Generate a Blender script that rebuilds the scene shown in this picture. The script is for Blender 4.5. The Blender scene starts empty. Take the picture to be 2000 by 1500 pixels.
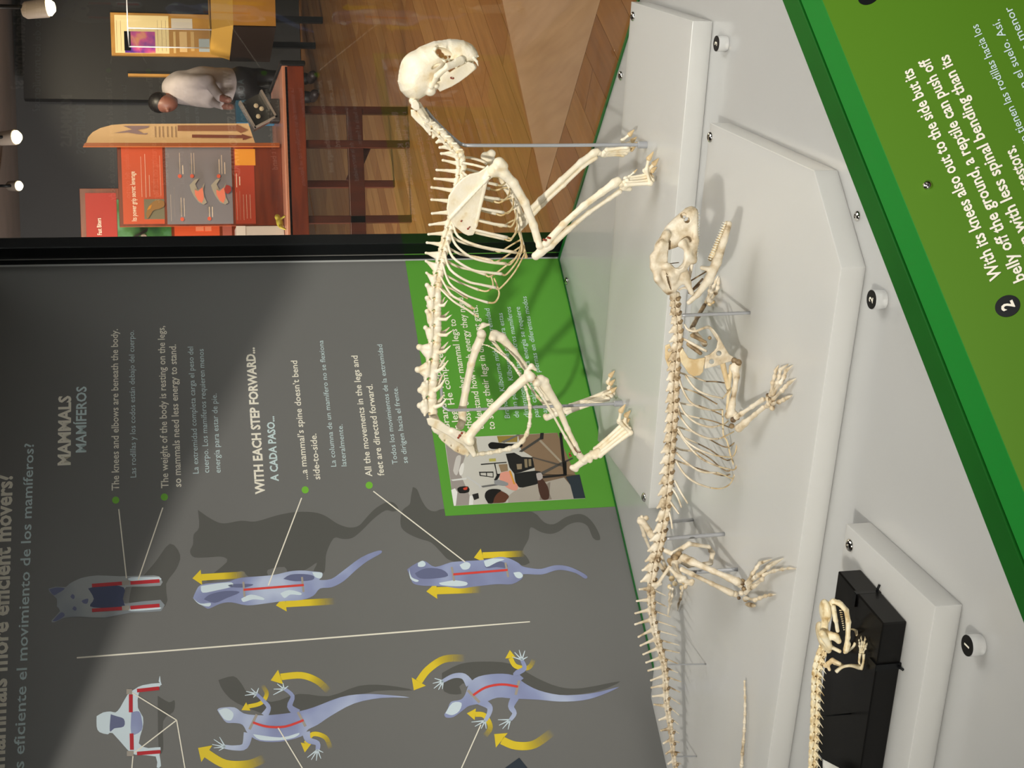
import bpy, bmesh, math, random
import numpy as np
from mathutils import Vector, Matrix
from mathutils.geometry import tessellate_polygon
random.seed(7)
C = bpy.context.scene.collection
# ---------------------------------------------------------------- camera (photo taken with the phone held sideways: world up is picture left)
F = 2900.; HZ = 698.; ROLL = .035; PITCH = math.atan(HZ / F)
DZ = .85                                  # height of the deck of the show case
CAM = np.array([0, 0, DZ + .65])
RT = np.array([1, 0, 0.]); FW = np.array([0, math.cos(PITCH), -math.sin(PITCH)]); UP = np.array([0, math.sin(PITCH), math.cos(PITCH)])
cd = bpy.data.cameras.new('camera'); cam = bpy.data.objects.new('camera', cd); C.objects.link(cam)
cd.sensor_width = 36; cd.lens = F * 36 / 2000; cd.clip_start = .05; cd.clip_end = 60
cx = -math.sin(ROLL) * RT - math.cos(ROLL) * UP; cy = math.cos(ROLL) * RT - math.sin(ROLL) * UP
cam.matrix_world = Matrix(((cx[0], cy[0], -FW[0], CAM[0]), (cx[1], cy[1], -FW[1], CAM[1]), (cx[2], cy[2], -FW[2], CAM[2]), (0, 0, 0, 1)))
bpy.context.scene.camera = cam
vs = bpy.context.scene.view_settings
vs.view_transform = 'Standard'; vs.look = 'None'; vs.gamma = 1; vs.exposure = 0.0; vs.use_curve_mapping = False
# ---------------------------------------------------------------- world and main lights
wd = bpy.data.worlds.new('world'); bpy.context.scene.world = wd; wd.use_nodes = True
wd.node_tree.nodes['Background'].inputs[0].default_value = (.75, .78, .8, 1)
wd.node_tree.nodes['Background'].inputs[1].default_value = .16
def lamp(name, kind, loc, target, energy, size, color, **kw):
    l = bpy.data.lights.new(name, kind); l.energy = energy; l.color = color
    if kind == 'AREA': l.size = size
    else: l.shadow_soft_size = size
    for k_, v_ in kw.items(): setattr(l, k_, v_)
    o = bpy.data.objects.new(name, l); C.objects.link(o); o.location = loc
    d = Vector(target) - Vector(loc); o.rotation_euler = d.to_track_quat('-Z', 'Y').to_euler()
    return o
KEY = (-.87, -1.0, 2.60)                  # ceiling spotlight behind the visitor
lamp('key_spotlight', 'SPOT', KEY, (.30, 2.1, 1.05), 375, .05, (1, .94, .85), spot_size=math.radians(42), spot_blend=1.0)
lamp('fill_area', 'AREA', (1.35, 1.2, 2.6), (.3, 1.9, .9), 16, .9, (1, .96, .9))
lamp('wall_fill_area', 'AREA', (1.0, .7, 2.2), (-.05, 2.2, 1.45), 10.5, .7, (1, .98, .95))  # added fill that lifts the dark part of the graphic wall
lamp('case_fill_area', 'AREA', (.42, 1.55, 1.77), (.2, 1.65, .85), 1.3, .45, (1, .96, .9))  # added overhead fill that softens the shadows on the plinths
lamp('gallery_area', 'AREA', (1.1, 6.4, 2.6), (1.4, 8.7, .8), 78, 1.2, (1, .78, .52))
lamp('gallery_floor_area', 'AREA', (2.0, 4.2, 2.6), (1.0, 5.2, 0), 70, 1.2, (1, .80, .55))
lamp('gallery_panel_spot', 'SPOT', (2.4, 11.5, 2.6), (3.1, 14.4, 1.3), 420, .1, (1, .84, .6), spot_size=math.radians(48), spot_blend=.6)
lamp('ceiling_fill_area', 'AREA', (-1.6, 8.5, 1.2), (1.2, 11.5, 2.7), 330, .8, (1, .88, .8))  # added area light hidden behind the graphic wall, brightens the gallery ceiling
lamp('back_wall_fill', 'AREA', (-1.4, 9.0, 1.6), (2.0, 15.2, 1.3), 44, .8, (.9, .95, 1))  # unseen area light that brightens the far gallery wall

# ---------------------------------------------------------------- picture helpers
def ray(x, y):
    du = 750 - y; dv = x - 1000
    a = du * math.cos(ROLL) - dv * math.sin(ROLL); b = -du * math.sin(ROLL) - dv * math.cos(ROLL)
    return FW * F + RT * a + UP * b
def Pz(x, y, z):
    d = ray(x, y); return CAM + d * (z - CAM[2]) / d[2]
def Pp(x, y, q, n):
    d = ray(x, y); return CAM + d * (np.dot(np.array(q) - CAM, n) / np.dot(d, n))
def PY(x, y, Y): return Pp(x, y, (0, Y, 0), np.array([0, 1., 0]))
def uz(a): a = np.array(a, float); return a / np.linalg.norm(a)

# ---------------------------------------------------------------- materials
def mat(name, col, rough=.5, metal=0, spec=.5, **kw):
    m = bpy.data.materials.new(name); m.use_nodes = True; b = m.node_tree.nodes['Principled BSDF']
    b.inputs['Base Color'].default_value = (*col, 1); b.inputs['Roughness'].default_value = rough
    b.inputs['Metallic'].default_value = metal; b.inputs['Specular IOR Level'].default_value = spec
    for k_, v_ in kw.items(): b.inputs[k_.replace('_', ' ')].default_value = v_
    return m
def s2l(r, g, b):
    f = lambda c: (c / 255 / 12.92) if c <= 10 else ((c / 255 + .055) / 1.055) ** 2.4
    return (f(r), f(g), f(b))
def ramp(nt, src, stops):
    r = nt.nodes.new('ShaderNodeValToRGB'); nt.links.new(src, r.inputs[0]); e = r.color_ramp.elements
    while len(e) < len(stops): e.new(.5)
    for el, (p_, c_) in zip(e, stops): el.position = p_; el.color = (*c_, 1)
    return r.outputs[0]
def noisy(name, stops, scale=20, detail=4, rough=.5, bump=0, bscale=None, spec=.5, stretch=None, metal=0, dist=0):
    m = mat(name, stops[0][1], rough, metal, spec); nt = m.node_tree; b = nt.nodes['Principled BSDF']
    tc = nt.nodes.new('ShaderNodeTexCoord'); mp = nt.nodes.new('ShaderNodeMapping'); nt.links.new(tc.outputs['Object'], mp.inputs[0])
    if stretch: mp.inputs['Scale'].default_value = stretch
    n = nt.nodes.new('ShaderNodeTexNoise'); n.inputs['Scale'].default_value = scale; n.inputs['Detail'].default_value = detail
    n.inputs['Distortion'].default_value = dist
    nt.links.new(mp.outputs[0], n.inputs[0]); nt.links.new(ramp(nt, n.outputs[0], stops), b.inputs['Base Color'])
    if bump:
        n2 = nt.nodes.new('ShaderNodeTexNoise'); n2.inputs['Scale'].default_value = bscale or scale * 3; n2.inputs['Detail'].default_value = 5
        nt.links.new(mp.outputs[0], n2.inputs[0])
        bp = nt.nodes.new('ShaderNodeBump'); bp.inputs['Strength'].default_value = bump; bp.inputs['Distance'].default_value = .002
        nt.links.new(n2.outputs[0], bp.inputs['Height']); nt.links.new(bp.outputs[0], b.inputs['Normal'])
    return m
M = {}
M['cat_bone'] = noisy('ivory_bone', [(.30, (.76, .60, .37)), (.42, (.89, .79, .60)), (.60, (.91, .83, .68))], 55, 5, .42, .25, 300)
M['cat_cart'] = noisy('dried_cartilage', [(.35, (.62, .42, .18)), (.6, (.85, .70, .42))], 90, 3, .45)
M['liz_bone'] = noisy('aged_bone', [(.30, (.26, .17, .085)), (.41, (.62, .50, .34)), (.55, (.78, .68, .53)), (.7, (.84, .76, .63))], 75, 6, .5, .3, 350)
M['liz_dark'] = noisy('painted_shade_gristle', [(.35, (.10, .06, .03)), (.6, (.36, .25, .13))], 120, 4, .5)
M['liz_tan'] = noisy('tan_bone', [(.35, (.66, .47, .24)), (.6, (.83, .68, .44))], 80, 4, .5)
M['sal_bone'] = noisy('yellowed_bone', [(.32, (.50, .33, .13)), (.48, (.86, .72, .46)), (.65, (.92, .84, .64))], 110, 5, .45)
M['claw'] = mat('claw_horn', (.70, .52, .29), .35)
M['red_glue'] = mat('red_brown_glue', (.28, .04, .015), .3)
M['wire'] = mat('copper_wire', (.25, .07, .04), .4, .3)
M['tooth'] = mat('tooth_enamel', (.93, .88, .74), .25)
M['rod'] = mat('grey_painted_metal', (.42, .43, .46), .35, .2)
M['clear_rod'] = mat('clear_acrylic_rod', (.95, .95, .95), .05, 0, .5, Transmission_Weight=.6, IOR=1.45)
M['chrome'] = mat('chrome', (.75, .73, .7), .12, 1)
M['deck'] = noisy('white_satin_laminate', [(.3, (.52, .52, .515)), (.7, (.55, .55, .545))], 4, 2, .2, 0, spec=.5)
M['deck'].node_tree.nodes['Principled BSDF'].inputs['Subsurface Weight'].default_value = .6; M['deck'].node_tree.nodes['Principled BSDF'].inputs['Subsurface Scale'].default_value = .06
M['deck'].node_tree.nodes['Principled BSDF'].inputs['Subsurface Radius'].default_value = (1, 1, 1)
M['acrylic'] = mat('frosted_acrylic', (.85, .845, .82), .24, 0, .5, Subsurface_Weight=.5, Subsurface_Scale=.05, Transmission_Weight=.25, IOR=1.45)
M['acrylic'].node_tree.nodes['Principled BSDF'].inputs['Subsurface Radius'].default_value = (1, 1, .95)
M['clear'] = mat('clear_acrylic', (.97, .97, .97), .12, 0, .5, Transmission_Weight=.55, IOR=1.45)
M['black'] = mat('black_acrylic', (.005, .005, .005), .3, 0, .2)
M['black_paint'] = mat('black_frame_paint', (.005, .006, .007), .35, 0, .2)
M['green_dark'] = noisy('dark_green_enamel', [(.3, s2l(16, 86, 22)), (.7, s2l(20, 96, 26))], 8, 2, .45, spec=.2)
M['green_edge'] = mat('green_edge_enamel', s2l(20, 98, 38), .3)
M['green_mid'] = mat('mid_green_enamel', s2l(24, 124, 42), .45, 0, .2)
M['olive'] = mat('leaf_green_print', s2l(80, 124, 24), .5, 0, .15)
M['wallgrey'] = noisy('grey_printed_panel', [(.3, (.175, .175, .17)), (.7, (.185, .185, .18))], 3, 2, .38, 0, spec=.35)
M['panel_edge'] = mat('pale_panel_edge', (.55, .56, .55), .5)
M['print_green'] = mat('print_green', s2l(92, 160, 58), .42, 0, .35)
M['print_white'] = mat('print_cream_white', (.90, .86, .74), .5)
M['print_blue'] = mat('print_pale_blue', (.62, .76, .78), .5)
M['print_bullet'] = mat('print_leaf_bullet', s2l(120, 190, 60), .5)
M['print_shadow'] = mat('print_shadow_grey', (.105, .105, .098), .45, 0, .35)
M['print_yellow'] = mat('print_yellow', s2l(232, 205, 50), .5)
M['print_red'] = mat('print_red', s2l(222, 70, 62), .5)
M['print_darkred'] = mat('print_dark_red', s2l(190, 40, 50), .5)
M['print_body'] = noisy('print_body_blue', [(.30, s2l(128, 134, 172)), (.5, s2l(150, 160, 200)), (.68, s2l(190, 202, 228))], 14, 2, .5, 0, spec=.3)
M['print_body_dark'] = mat('print_body_dark', s2l(104, 110, 145), .5)
M['print_body_navy'] = mat('print_body_navy', s2l(62, 72, 108), .5)
M['print_body_light'] = mat('print_body_light', s2l(214, 230, 240), .5)
M['print_body_grey'] = noisy('print_body_grey', [(.3, s2l(130, 140, 150)), (.6, s2l(165, 170, 172))], 14, 2, .5)
M['print_stone'] = mat('print_stone_grey', s2l(168, 160, 150), .5)
def flat(name, r, g, b, rough=.5): 
    if name not in M: M[name] = mat(name, s2l(r, g, b), rough)
    return M[name]
def fade_mat(name, col):
    m = mat(name, col, .5); nt = m.node_tree; b = nt.nodes['Principled BSDF']
    a = nt.nodes.new('ShaderNodeAttribute'); a.attribute_name = 'fade'; nt.links.new(a.outputs['Fac'], b.inputs['Alpha'])
    return m
M['yellow_fade'] = fade_mat('print_yellow_fading', s2l(232, 205, 50)); M['white_fade'] = fade_mat('print_white_fading', (.9, .86, .74))
M['wood'] = noisy('red_brown_wood', [(.3, s2l(92, 36, 18)), (.7, s2l(128, 56, 26))], 3, 4, .3, 0, stretch=(1, 8, 8))
M['wood_light'] = noisy('orange_wood', [(.3, s2l(140, 72, 30)), (.7, s2l(176, 98, 44))], 3, 4, .35, 0, stretch=(8, 8, 1))
M['ceil'] = noisy('brown_grey_ceiling', [(.3, (.22, .19, .17)), (.7, (.27, .23, .21))], 2, 2, .8)
M['dark'] = mat('dark_wall_paint', (.045, .047, .05), .7)
M['darker'] = mat('charcoal_partition', (.008, .008, .009), .6)
M['ochre'] = noisy('ochre_board', [(.3, s2l(170, 120, 50)), (.7, s2l(190, 140, 66))], 5, 2, .5)
M['cream'] = mat('cream_board', s2l(245, 222, 165), .5)
M['orange_print'] = mat('orange_print', s2l(205, 82, 40), .45); M['grey_print'] = mat('grey_print', s2l(128, 128, 138), .45)
M['amber'] = mat('amber_print', s2l(238, 165, 50), .45)
def emis(name, col, st):
    m = bpy.data.materials.new(name); m.use_nodes = True; b = m.node_tree.nodes['Principled BSDF']
    b.inputs['Emission Color'].default_value = (*col, 1); b.inputs['Emission Strength'].default_value = st; return m
M['lamp'] = emis('glowing_lamp', (1, .85, .5), 6)
def glass_mat(name, tint, f0=1.0):
    m = bpy.data.materials.new(name); m.use_nodes = True; nt = m.node_tree; nt.nodes.clear()
    o = nt.nodes.new('ShaderNodeOutputMaterial'); mx = nt.nodes.new('ShaderNodeMixShader'); t = nt.nodes.new('ShaderNodeBsdfTransparent')
    g = nt.nodes.new('ShaderNodeBsdfGlossy'); fr = nt.nodes.new('ShaderNodeFresnel'); fr.inputs[0].default_value = 1.45
    t.inputs[0].default_value = (*tint, 1); g.inputs['Roughness'].default_value = .02
    mu = nt.nodes.new('ShaderNodeMath'); mu.operation = 'MULTIPLY'; mu.inputs[1].default_value = f0
    ge = nt.nodes.new('ShaderNodeNewGeometry'); sb = nt.nodes.new('ShaderNodeMath'); sb.operation = 'SUBTRACT'; sb.inputs[0].default_value = 1; m2 = nt.nodes.new('ShaderNodeMath'); m2.operation = 'MULTIPLY'
    nt.links.new(ge.outputs['Backfacing'], sb.inputs[1]); nt.links.new(fr.outputs[0], mu.inputs[0]); nt.links.new(mu.outputs[0], m2.inputs[0]); nt.links.new(sb.outputs[0], m2.inputs[1]); nt.links.new(m2.outputs[0], mx.inputs[0]); nt.links.new(t.outputs[0], mx.inputs[1]); nt.links.new(g.outputs[0], mx.inputs[2]); nt.links.new(mx.outputs[0], o.inputs[0])
    return m
M['pane'] = glass_mat('case_glass', (.97, .98, .975), 2.0)
M['front_pane'] = glass_mat('front_glass', (.99, .995, .99), .5)
def floor_mat(name, c0, c1):
    return noisy(name, [(.3, c0), (.7, c1)], 2.6, 5, .3, .05, 40, .5, (1, 14, 1), dist=.2)
M['plank'] = [floor_mat('oak_plank', s2l(134, 92, 46), s2l(158, 112, 60)), floor_mat('brown_plank', s2l(124, 82, 40), s2l(148, 102, 54)), floor_mat('pale_plank', s2l(142, 102, 54), s2l(168, 124, 72))]

# ---------------------------------------------------------------- object helpers
def rootloc(p):
    v = np.zeros(3)
    while p is not None: v = v + np.array(p.location); p = p.parent
    return v
def tag(o, label=None, cat=None, group=None, kind=None):
    if label: o['label'] = label
    if cat: o['category'] = cat
    if group: o['group'] = group
    if kind: o['kind'] = kind
    return o
def empty(name, loc, label=None, cat=None, group=None):
    o = bpy.data.objects.new(name, None); C.objects.link(o); o.location = tuple(float(v) for v in loc); o.empty_display_size = .02
    return tag(o, label, cat, group)
def mk(name, V, Fc, m, parent=None, smooth=False, base=None):
    """one mesh object; V in world coordinates"""
    V = np.asarray(V, float).reshape(-1, 3)
    loc = rootloc(parent) if parent is not None else (np.array(base, float) if base is not None else np.zeros(3))
    me = bpy.data.meshes.new(name); W = V - loc
    if isinstance(Fc, np.ndarray):
        n = len(Fc); me.vertices.add(len(W)); me.vertices.foreach_set('co', W.astype(np.float32).ravel())
        me.loops.add(n * 4); me.loops.foreach_set('vertex_index', Fc.astype(np.int32).ravel()); me.polygons.add(n)
        me.polygons.foreach_set('loop_start', np.arange(0, n * 4, 4, dtype=np.int32)); me.update(calc_edges=True)
    else: me.from_pydata([tuple(v) for v in W], [], Fc); me.update()
    if smooth: me.polygons.foreach_set('use_smooth', [True] * len(me.polygons))
    me.materials.append(m); o = bpy.data.objects.new(name, me); C.objects.link(o)
    if parent is not None: o.parent = parent
    else: o.location = tuple(loc)
    return o
def dup(o, loc=None, parent=None):
    c = o.copy(); C.objects.link(c); c.parent = parent
    if loc is not None: c.location = tuple(loc)
    for ch in list(o.children): dup(ch, None, c)
    return c
def frame_box(c0, ax, ay, az, lx, ly, lz):
    """box with corner c0 and edge vectors"""
    c0 = np.array(c0, float); ax = np.array(ax, float) * lx; ay = np.array(ay, float) * ly; az = np.array(az, float) * lz
    V = [c0 + i * ax + j * ay + k * az for k in (0, 1) for j in (0, 1) for i in (0, 1)]
    Fc = [(0, 2, 3, 1), (4, 5, 7, 6), (0, 1, 5, 4), (1, 3, 7, 5), (3, 2, 6, 7), (2, 0, 4, 6)]
    if np.dot(np.cross(ax, ay), az) < 0: Fc = [f[::-1] for f in Fc]
    return V, Fc
XX, YY, ZZ = (1, 0, 0), (0, 1, 0), (0, 0, 1)
def bevel(o, w, seg=2):
    b = o.modifiers.new('bevel', 'BEVEL'); b.width = w; b.segments = seg; b.limit_method = 'ANGLE'; return o
def box(name, c0, c1, m, parent=None, bev=0, base=None):
    c0 = np.array(c0, float); c1 = np.array(c1, float); V, Fc = frame_box(c0, XX, YY, ZZ, *(c1 - c0))
    o = mk(name, V, Fc, m, parent, base=base); return bevel(o, bev) if bev else o
def prism(name, pts, z0, z1, m, parent=None, bev=0, base=None):
    n = len(pts); a = sum(pts[i][0] * pts[(i + 1) % n][1] - pts[(i + 1) % n][0] * pts[i][1] for i in range(n))
    if a < 0: pts = pts[::-1]
    V = [(p[0], p[1], z0) for p in pts] + [(p[0], p[1], z1) for p in pts]
    Fc = [tuple(range(n))[::-1], tuple(range(n, 2 * n))] + [(i, (i + 1) % n, n + (i + 1) % n, n + i) for i in range(n)]
    o = mk(name, V, Fc, m, parent, base=base); return bevel(o, bev) if bev else o
def catmull(P, sub):
    P = [np.array(p, float) for p in P]; n = len(P)
    if n < 3 or sub < 2: return P if n < 3 and sub < 2 else [P[i] + (P[i + 1] - P[i]) * t / sub for i in range(n - 1) for t in range(sub)] + [P[-1]]
    out = []
    for i in range(n - 1):
        p0 = P[max(i - 1, 0)]; p1 = P[i]; p2 = P[i + 1]; p3 = P[min(i + 2, n - 1)]
        for t in range(sub):
            t = t / sub; out.append(.5 * (2 * p1 + (p2 - p0) * t + (2 * p0 - 5 * p1 + 4 * p2 - p3) * t * t + (3 * p1 - p0 - 3 * p2 + p3) * t ** 3))
    return out + [P[-1]]
def tube(name, P, R, m, parent=None, seg=8, sub=4, base=None):
    P = [np.array(p, float) for p in P]; R = list(R) if hasattr(R, '__len__') else [R] * len(P)
    Q = catmull([np.append(p, r) for p, r in zip(P, R)], sub); V = []; Fc = []; nrm = None
    for i, q in enumerate(Q):
        t = uz(Q[min(i + 1, len(Q) - 1)][:3] - Q[max(i - 1, 0)][:3])
        if nrm is None: nrm = np.cross(t, (0, 0, 1)) if abs(t[2]) < .9 else np.cross(t, (1, 0, 0))
        nrm = uz(nrm - t * np.dot(nrm, t)); bn = np.cross(t, nrm)
        for j in range(seg):
            a = 2 * math.pi * j / seg; V.append(q[:3] + max(q[3], 1e-5) * (math.cos(a) * nrm + math.sin(a) * bn))
    for i in range(len(Q) - 1):
        for j in range(seg): Fc.append((i * seg + j, i * seg + (j + 1) % seg, (i + 1) * seg + (j + 1) % seg, (i + 1) * seg + j))
    Fc += [tuple(range(seg))[::-1], tuple(range((len(Q) - 1) * seg, len(Q) * seg))]
    return mk(name, V, Fc, m, parent, True, base)
def lathe(name, c, prof, m, parent=None, seg=20, axis=ZZ, base=None):
    ax = uz(axis); u = uz(np.cross(ax, (1, 0, 0) if abs(ax[0]) < .9 else (0, 1, 0))); v = np.cross(ax, u); V = []; Fc = []
    for r_, h_ in prof:
        for j in range(seg):
            a = 2 * math.pi * j / seg; V.append(np.array(c) + ax * h_ + r_ * (math.cos(a) * u + math.sin(a) * v))
    for i in range(len(prof) - 1):
        for j in range(seg): Fc.append((i * seg + j, i * seg + (j + 1) % seg, (i + 1) * seg + (j + 1) % seg, (i + 1) * seg + j))
    Fc += [tuple(range(seg))[::-1], tuple(range((len(prof) - 1) * seg, len(prof) * seg))]
    o = mk(name, V, Fc, m, parent, True, base)
    e = o.modifiers.new('split', 'EDGE_SPLIT'); e.split_angle = math.radians(35); return o

# ---------------------------------------------------------------- implicit surfaces (bones, skulls, bodies)
def sd_poly(X, Z, pts):
    P = np.array(pts, float); d = np.full(X.shape, 1e9); ins = np.zeros(X.shape, bool)
    for i in range(len(P)):
        a = P[i]; b = P[(i + 1) % len(P)]; ex, ez = b - a; wx = X - a[0]; wz = Z - a[1]
        t = np.clip((wx * ex + wz * ez) / (ex * ex + ez * ez + 1e-12), 0, 1); d = np.minimum(d, (wx - ex * t) ** 2 + (wz - ez * t) ** 2)
        c = ((a[1] > Z) != (b[1] > Z)) & (X < (b[0] - a[0]) * (Z - a[1]) / ((b[1] - a[1]) if abs(b[1] - a[1]) > 1e-12 else 1e-12) + a[0]); ins ^= c
    return np.where(ins, -1, 1) * np.sqrt(d)
def snets(f, org, h):
    s = f < 0; n = np.array(f.shape); c = n - 1
    cnt = np.zeros(c, int); pos = np.zeros((*c, 3)); ne = np.zeros(c)
    sl = lambda o: tuple(slice(o[a], o[a] + c[a]) for a in range(3))
    for dx in (0, 1):
        for dy in (0, 1):
            for dz in (0, 1): cnt += s[sl((dx, dy, dz))]
    for a in range(3):
        b, g = [x for x in range(3) if x != a]
        for i in (0, 1):
            for j in (0, 1):
                o0 = [0, 0, 0]; o0[b] = i; o0[g] = j; o1 = list(o0); o1[a] = 1
                f0 = f[sl(o0)]; f1 = f[sl(o1)]; ch = (f0 < 0) != (f1 < 0); t = np.where(ch, f0 / np.where(ch, f0 - f1, 1), 0)
                ne += ch; pos[..., a] += t * ch; pos[..., b] += i * ch; pos[..., g] += j * ch
    act = (cnt > 0) & (cnt < 8); idx = -np.ones(c, int); idx[act] = np.arange(act.sum())
    V = (np.argwhere(act) + pos[act] / ne[act][:, None]) * h + org; Q = []
    for a in range(3):
        b, g = (a + 1) % 3, (a + 2) % 3; s0 = [slice(0, c[x]) for x in range(3)]; s1 = list(s0); s1[a] = slice(1, c[a] + 1)
        A = s[tuple(s0)]; B = s[tuple(s1)]; ch = A != B; I = np.argwhere(ch); I = I[(I[:, b] > 0) & (I[:, g] > 0)]
        if not len(I): continue
        def cell(db, dg):
            J = I.copy(); J[:, b] += db; J[:, g] += dg; return idx[J[:, 0], J[:, 1], J[:, 2]]
        q = np.stack([cell(-1, -1), cell(0, -1), cell(0, 0), cell(-1, 0)], 1); fl = ~A[I[:, 0], I[:, 1], I[:, 2]]; q[fl] = q[fl][:, ::-1]; Q.append(q)
    return V, np.concatenate(Q)
def sdf_mesh(prims, h, k=.001):
    """prims in local metres: c capsule, e ellipsoid along an axis, s sphere, poly slab (X-Z outline), inf inflated outline; a leading '-' cuts"""
    lo = np.full(3, 1e9); hi = np.full(3, -1e9)
    for p in prims:
        t = p[0]
        if t[0] == '-': continue
        if t == 'c': A = [np.array(p[1]) - p[3], np.array(p[1]) + p[3], np.array(p[2]) - p[4], np.array(p[2]) + p[4]]
        elif t == 's': A = [np.array(p[1]) - p[2], np.array(p[1]) + p[2]]
        elif t == 'e': r = max(p[3], p[4]); A = [np.array(p[1]) - r, np.array(p[1]) + r, np.array(p[2]) - r, np.array(p[2]) + r]
        else:
            P = np.array(p[1]); o0 = p[2]; w = p[3]
            A = [np.array([P[:, 0].min(), o0 - w, P[:, 1].min()]), np.array([P[:, 0].max(), o0 + w, P[:, 1].max()])]
        for a in A: lo = np.minimum(lo, a); hi = np.maximum(hi, a)
    lo -= 2.5 * h; hi += 2.5 * h; n = np.ceil((hi - lo) / h).astype(int) + 1
    X, Y, Z = np.meshgrid(*[lo[i] + np.arange(n[i]) * h for i in range(3)], indexing='ij', sparse=True)
    D = None
    for p in prims:
        t = p[0].lstrip('-')
        if t == 'c':
            a = np.array(p[1], float); b = np.array(p[2], float); e = b - a; L = e @ e + 1e-12; w = (X - a[0], Y - a[1], Z - a[2])
            q = np.clip((w[0] * e[0] + w[1] * e[1] + w[2] * e[2]) / L, 0, 1)
            d = np.sqrt((w[0] - e[0] * q) ** 2 + (w[1] - e[1] * q) ** 2 + (w[2] - e[2] * q) ** 2) - (p[3] + (p[4] - p[3]) * q)
        elif t == 's': c = p[1]; d = np.sqrt((X - c[0]) ** 2 + (Y - c[1]) ** 2 + (Z - c[2]) ** 2) - p[2]
        elif t == 'e':
            a = np.array(p[1], float); b = np.array(p[2], float); c = (a + b) / 2; u = b - a; L = np.linalg.norm(u) / 2; u = u / (2 * L)
            v = uz(np.array([0, 1, 0]) - u * u[1]) if abs(u[1]) < .95 else np.array([1., 0, 0]); w_ = np.cross(u, v); w = (X - c[0], Y - c[1], Z - c[2])
            dt = lambda r_: w[0] * r_[0] + w[1] * r_[1] + w[2] * r_[2]
            d = (np.sqrt((dt(u) / L) ** 2 + (dt(v) / p[3]) ** 2 + (dt(w_) / p[4]) ** 2) - 1) * min(L, p[3], p[4])
        else:
            d2 = sd_poly(X[:, 0, :] * np.ones((1, n[2])), Z[:, 0, :] * np.ones((n[0], 1)), p[1])[:, None, :]
            if t == 'poly': r_ = p[3] * .6; q1 = d2 + r_; q2 = np.abs(Y - p[2]) - p[3] + r_; d = np.minimum(np.maximum(q1, q2), 0) + np.sqrt(np.maximum(q1, 0) ** 2 + np.maximum(q2, 0) ** 2) - r_
            else:
                u = np.clip(-d2 / p[4], 0, 1); wd_ = p[3] * np.sqrt(1 - (1 - u) ** 2)
                d = np.where(d2 > 0, np.sqrt(np.maximum(d2, 0) ** 2 + (Y - p[2]) ** 2), np.abs(Y - p[2]) - wd_)
        if p[0][0] == '-':
            D = np.maximum(D, -d)
        elif D is None: D = d + 0 * X + 0 * Y + 0 * Z
        else:
            hh = np.clip(.5 + .5 * (D - d) / k, 0, 1); D = D + (d - D) * hh - k * hh * (1 - hh)
    return snets(D, lo, h)
class Skel:
    """a mounted skeleton: its own upright mid-plane through O, X towards the head, Y away from the visitor, Z up"""
    def __init__(s, name, O, k, label, cat, ang=-21., zg=0.):
        s.O = np.array(O); a = math.radians(ang); s.e = np.array([math.cos(a), math.sin(a), 0]); s.n = np.array([-s.e[1], s.e[0], 0]); s.k = k; s.zg = zg
        s.root = empty(name, O, label, cat)
    def p(s, x, y, o=0):                    # o in millimetres
        P = Pp(x, y, s.O + s.n * o / 1000, s.n) - s.O; return np.array([P @ s.e, P @ s.n, P[2]])
    def g(s, x, y, h=0):                    # a point h mm above the surface the skeleton stands on
        P = Pz(x, y, s.O[2] + h / 1000) - s.O; return np.array([P @ s.e, P @ s.n, P[2]])
    def w(s, V): V = np.asarray(V); return s.O + V[:, :1] * s.e + V[:, 1:2] * s.n + V[:, 2:3] * np.array([0, 0, 1.])
    def P(s, t): return s.p(*t) if len(t) > 1 and not isinstance(t, np.ndarray) else np.array(t)
    def bone(s, name, prims, m, h=.9, k=1.5, parent=None, flip=False):
        out = []
        for p in prims:
            t = p[0]; K = s.k
            if t[-1] == 'c': out.append((t, s.P(p[1]), s.P(p[2]), p[3] * K, p[4] * K))
            elif t[-1] == 's': out.append((t, s.P(p[1]), p[2] * K))
            elif t[-1] == 'e': out.append((t, s.P(p[1]), s.P(p[2]), p[3] * K, p[4] * K))
            else:
                o = p[2]; pts = [s.p(x, y, o) for x, y in p[1]]; pts = [(q[0], q[2]) for q in pts]
                out.append((t, pts, o / 1000, p[3] * K) + ((p[4] * K,) if len(p) > 4 else ()))
        V, Fc = sdf_mesh(out, h / 1000, k / 1000)
        return mk(name, s.w(V), Fc, M[m], parent or s.root, True)
    def tube(s, name, P, R, m, parent=None, seg=7, sub=4):
        return tube(name, s.w(np.array([s.P(t) for t in P])), np.array(R if hasattr(R, '__len__') else [R] * len(P)) * s.k, M[m], parent or s.root, seg, sub)
    def chain(s, names, pts, rads, m, parent=None, h=.8):
        """finger or toe: one knobbed bone between each pair of joints"""
        pts = [s.P(t) for t in pts]
        for i in range(len(pts) - 1):
            a, b = pts[i], pts[i + 1]; d = b - a; a2 = a + d * .04; b2 = b - d * .04; r = rads[i]; nm = names[min(i, len(names) - 1)]; mid = (a + b) / 2
            if nm == 'claw': s.bone('claw', [('c', a2, b2, r, r * .25)], 'claw' if m == 'cat_bone' else m, h, .5, parent); continue
            s.bone(nm, [('s', a2, r), ('c', a2, mid, r * .9, r * .55), ('c', mid, b2, r * .55, r * .8), ('s', b2, r * .9)], m, h, .8, parent)
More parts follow.
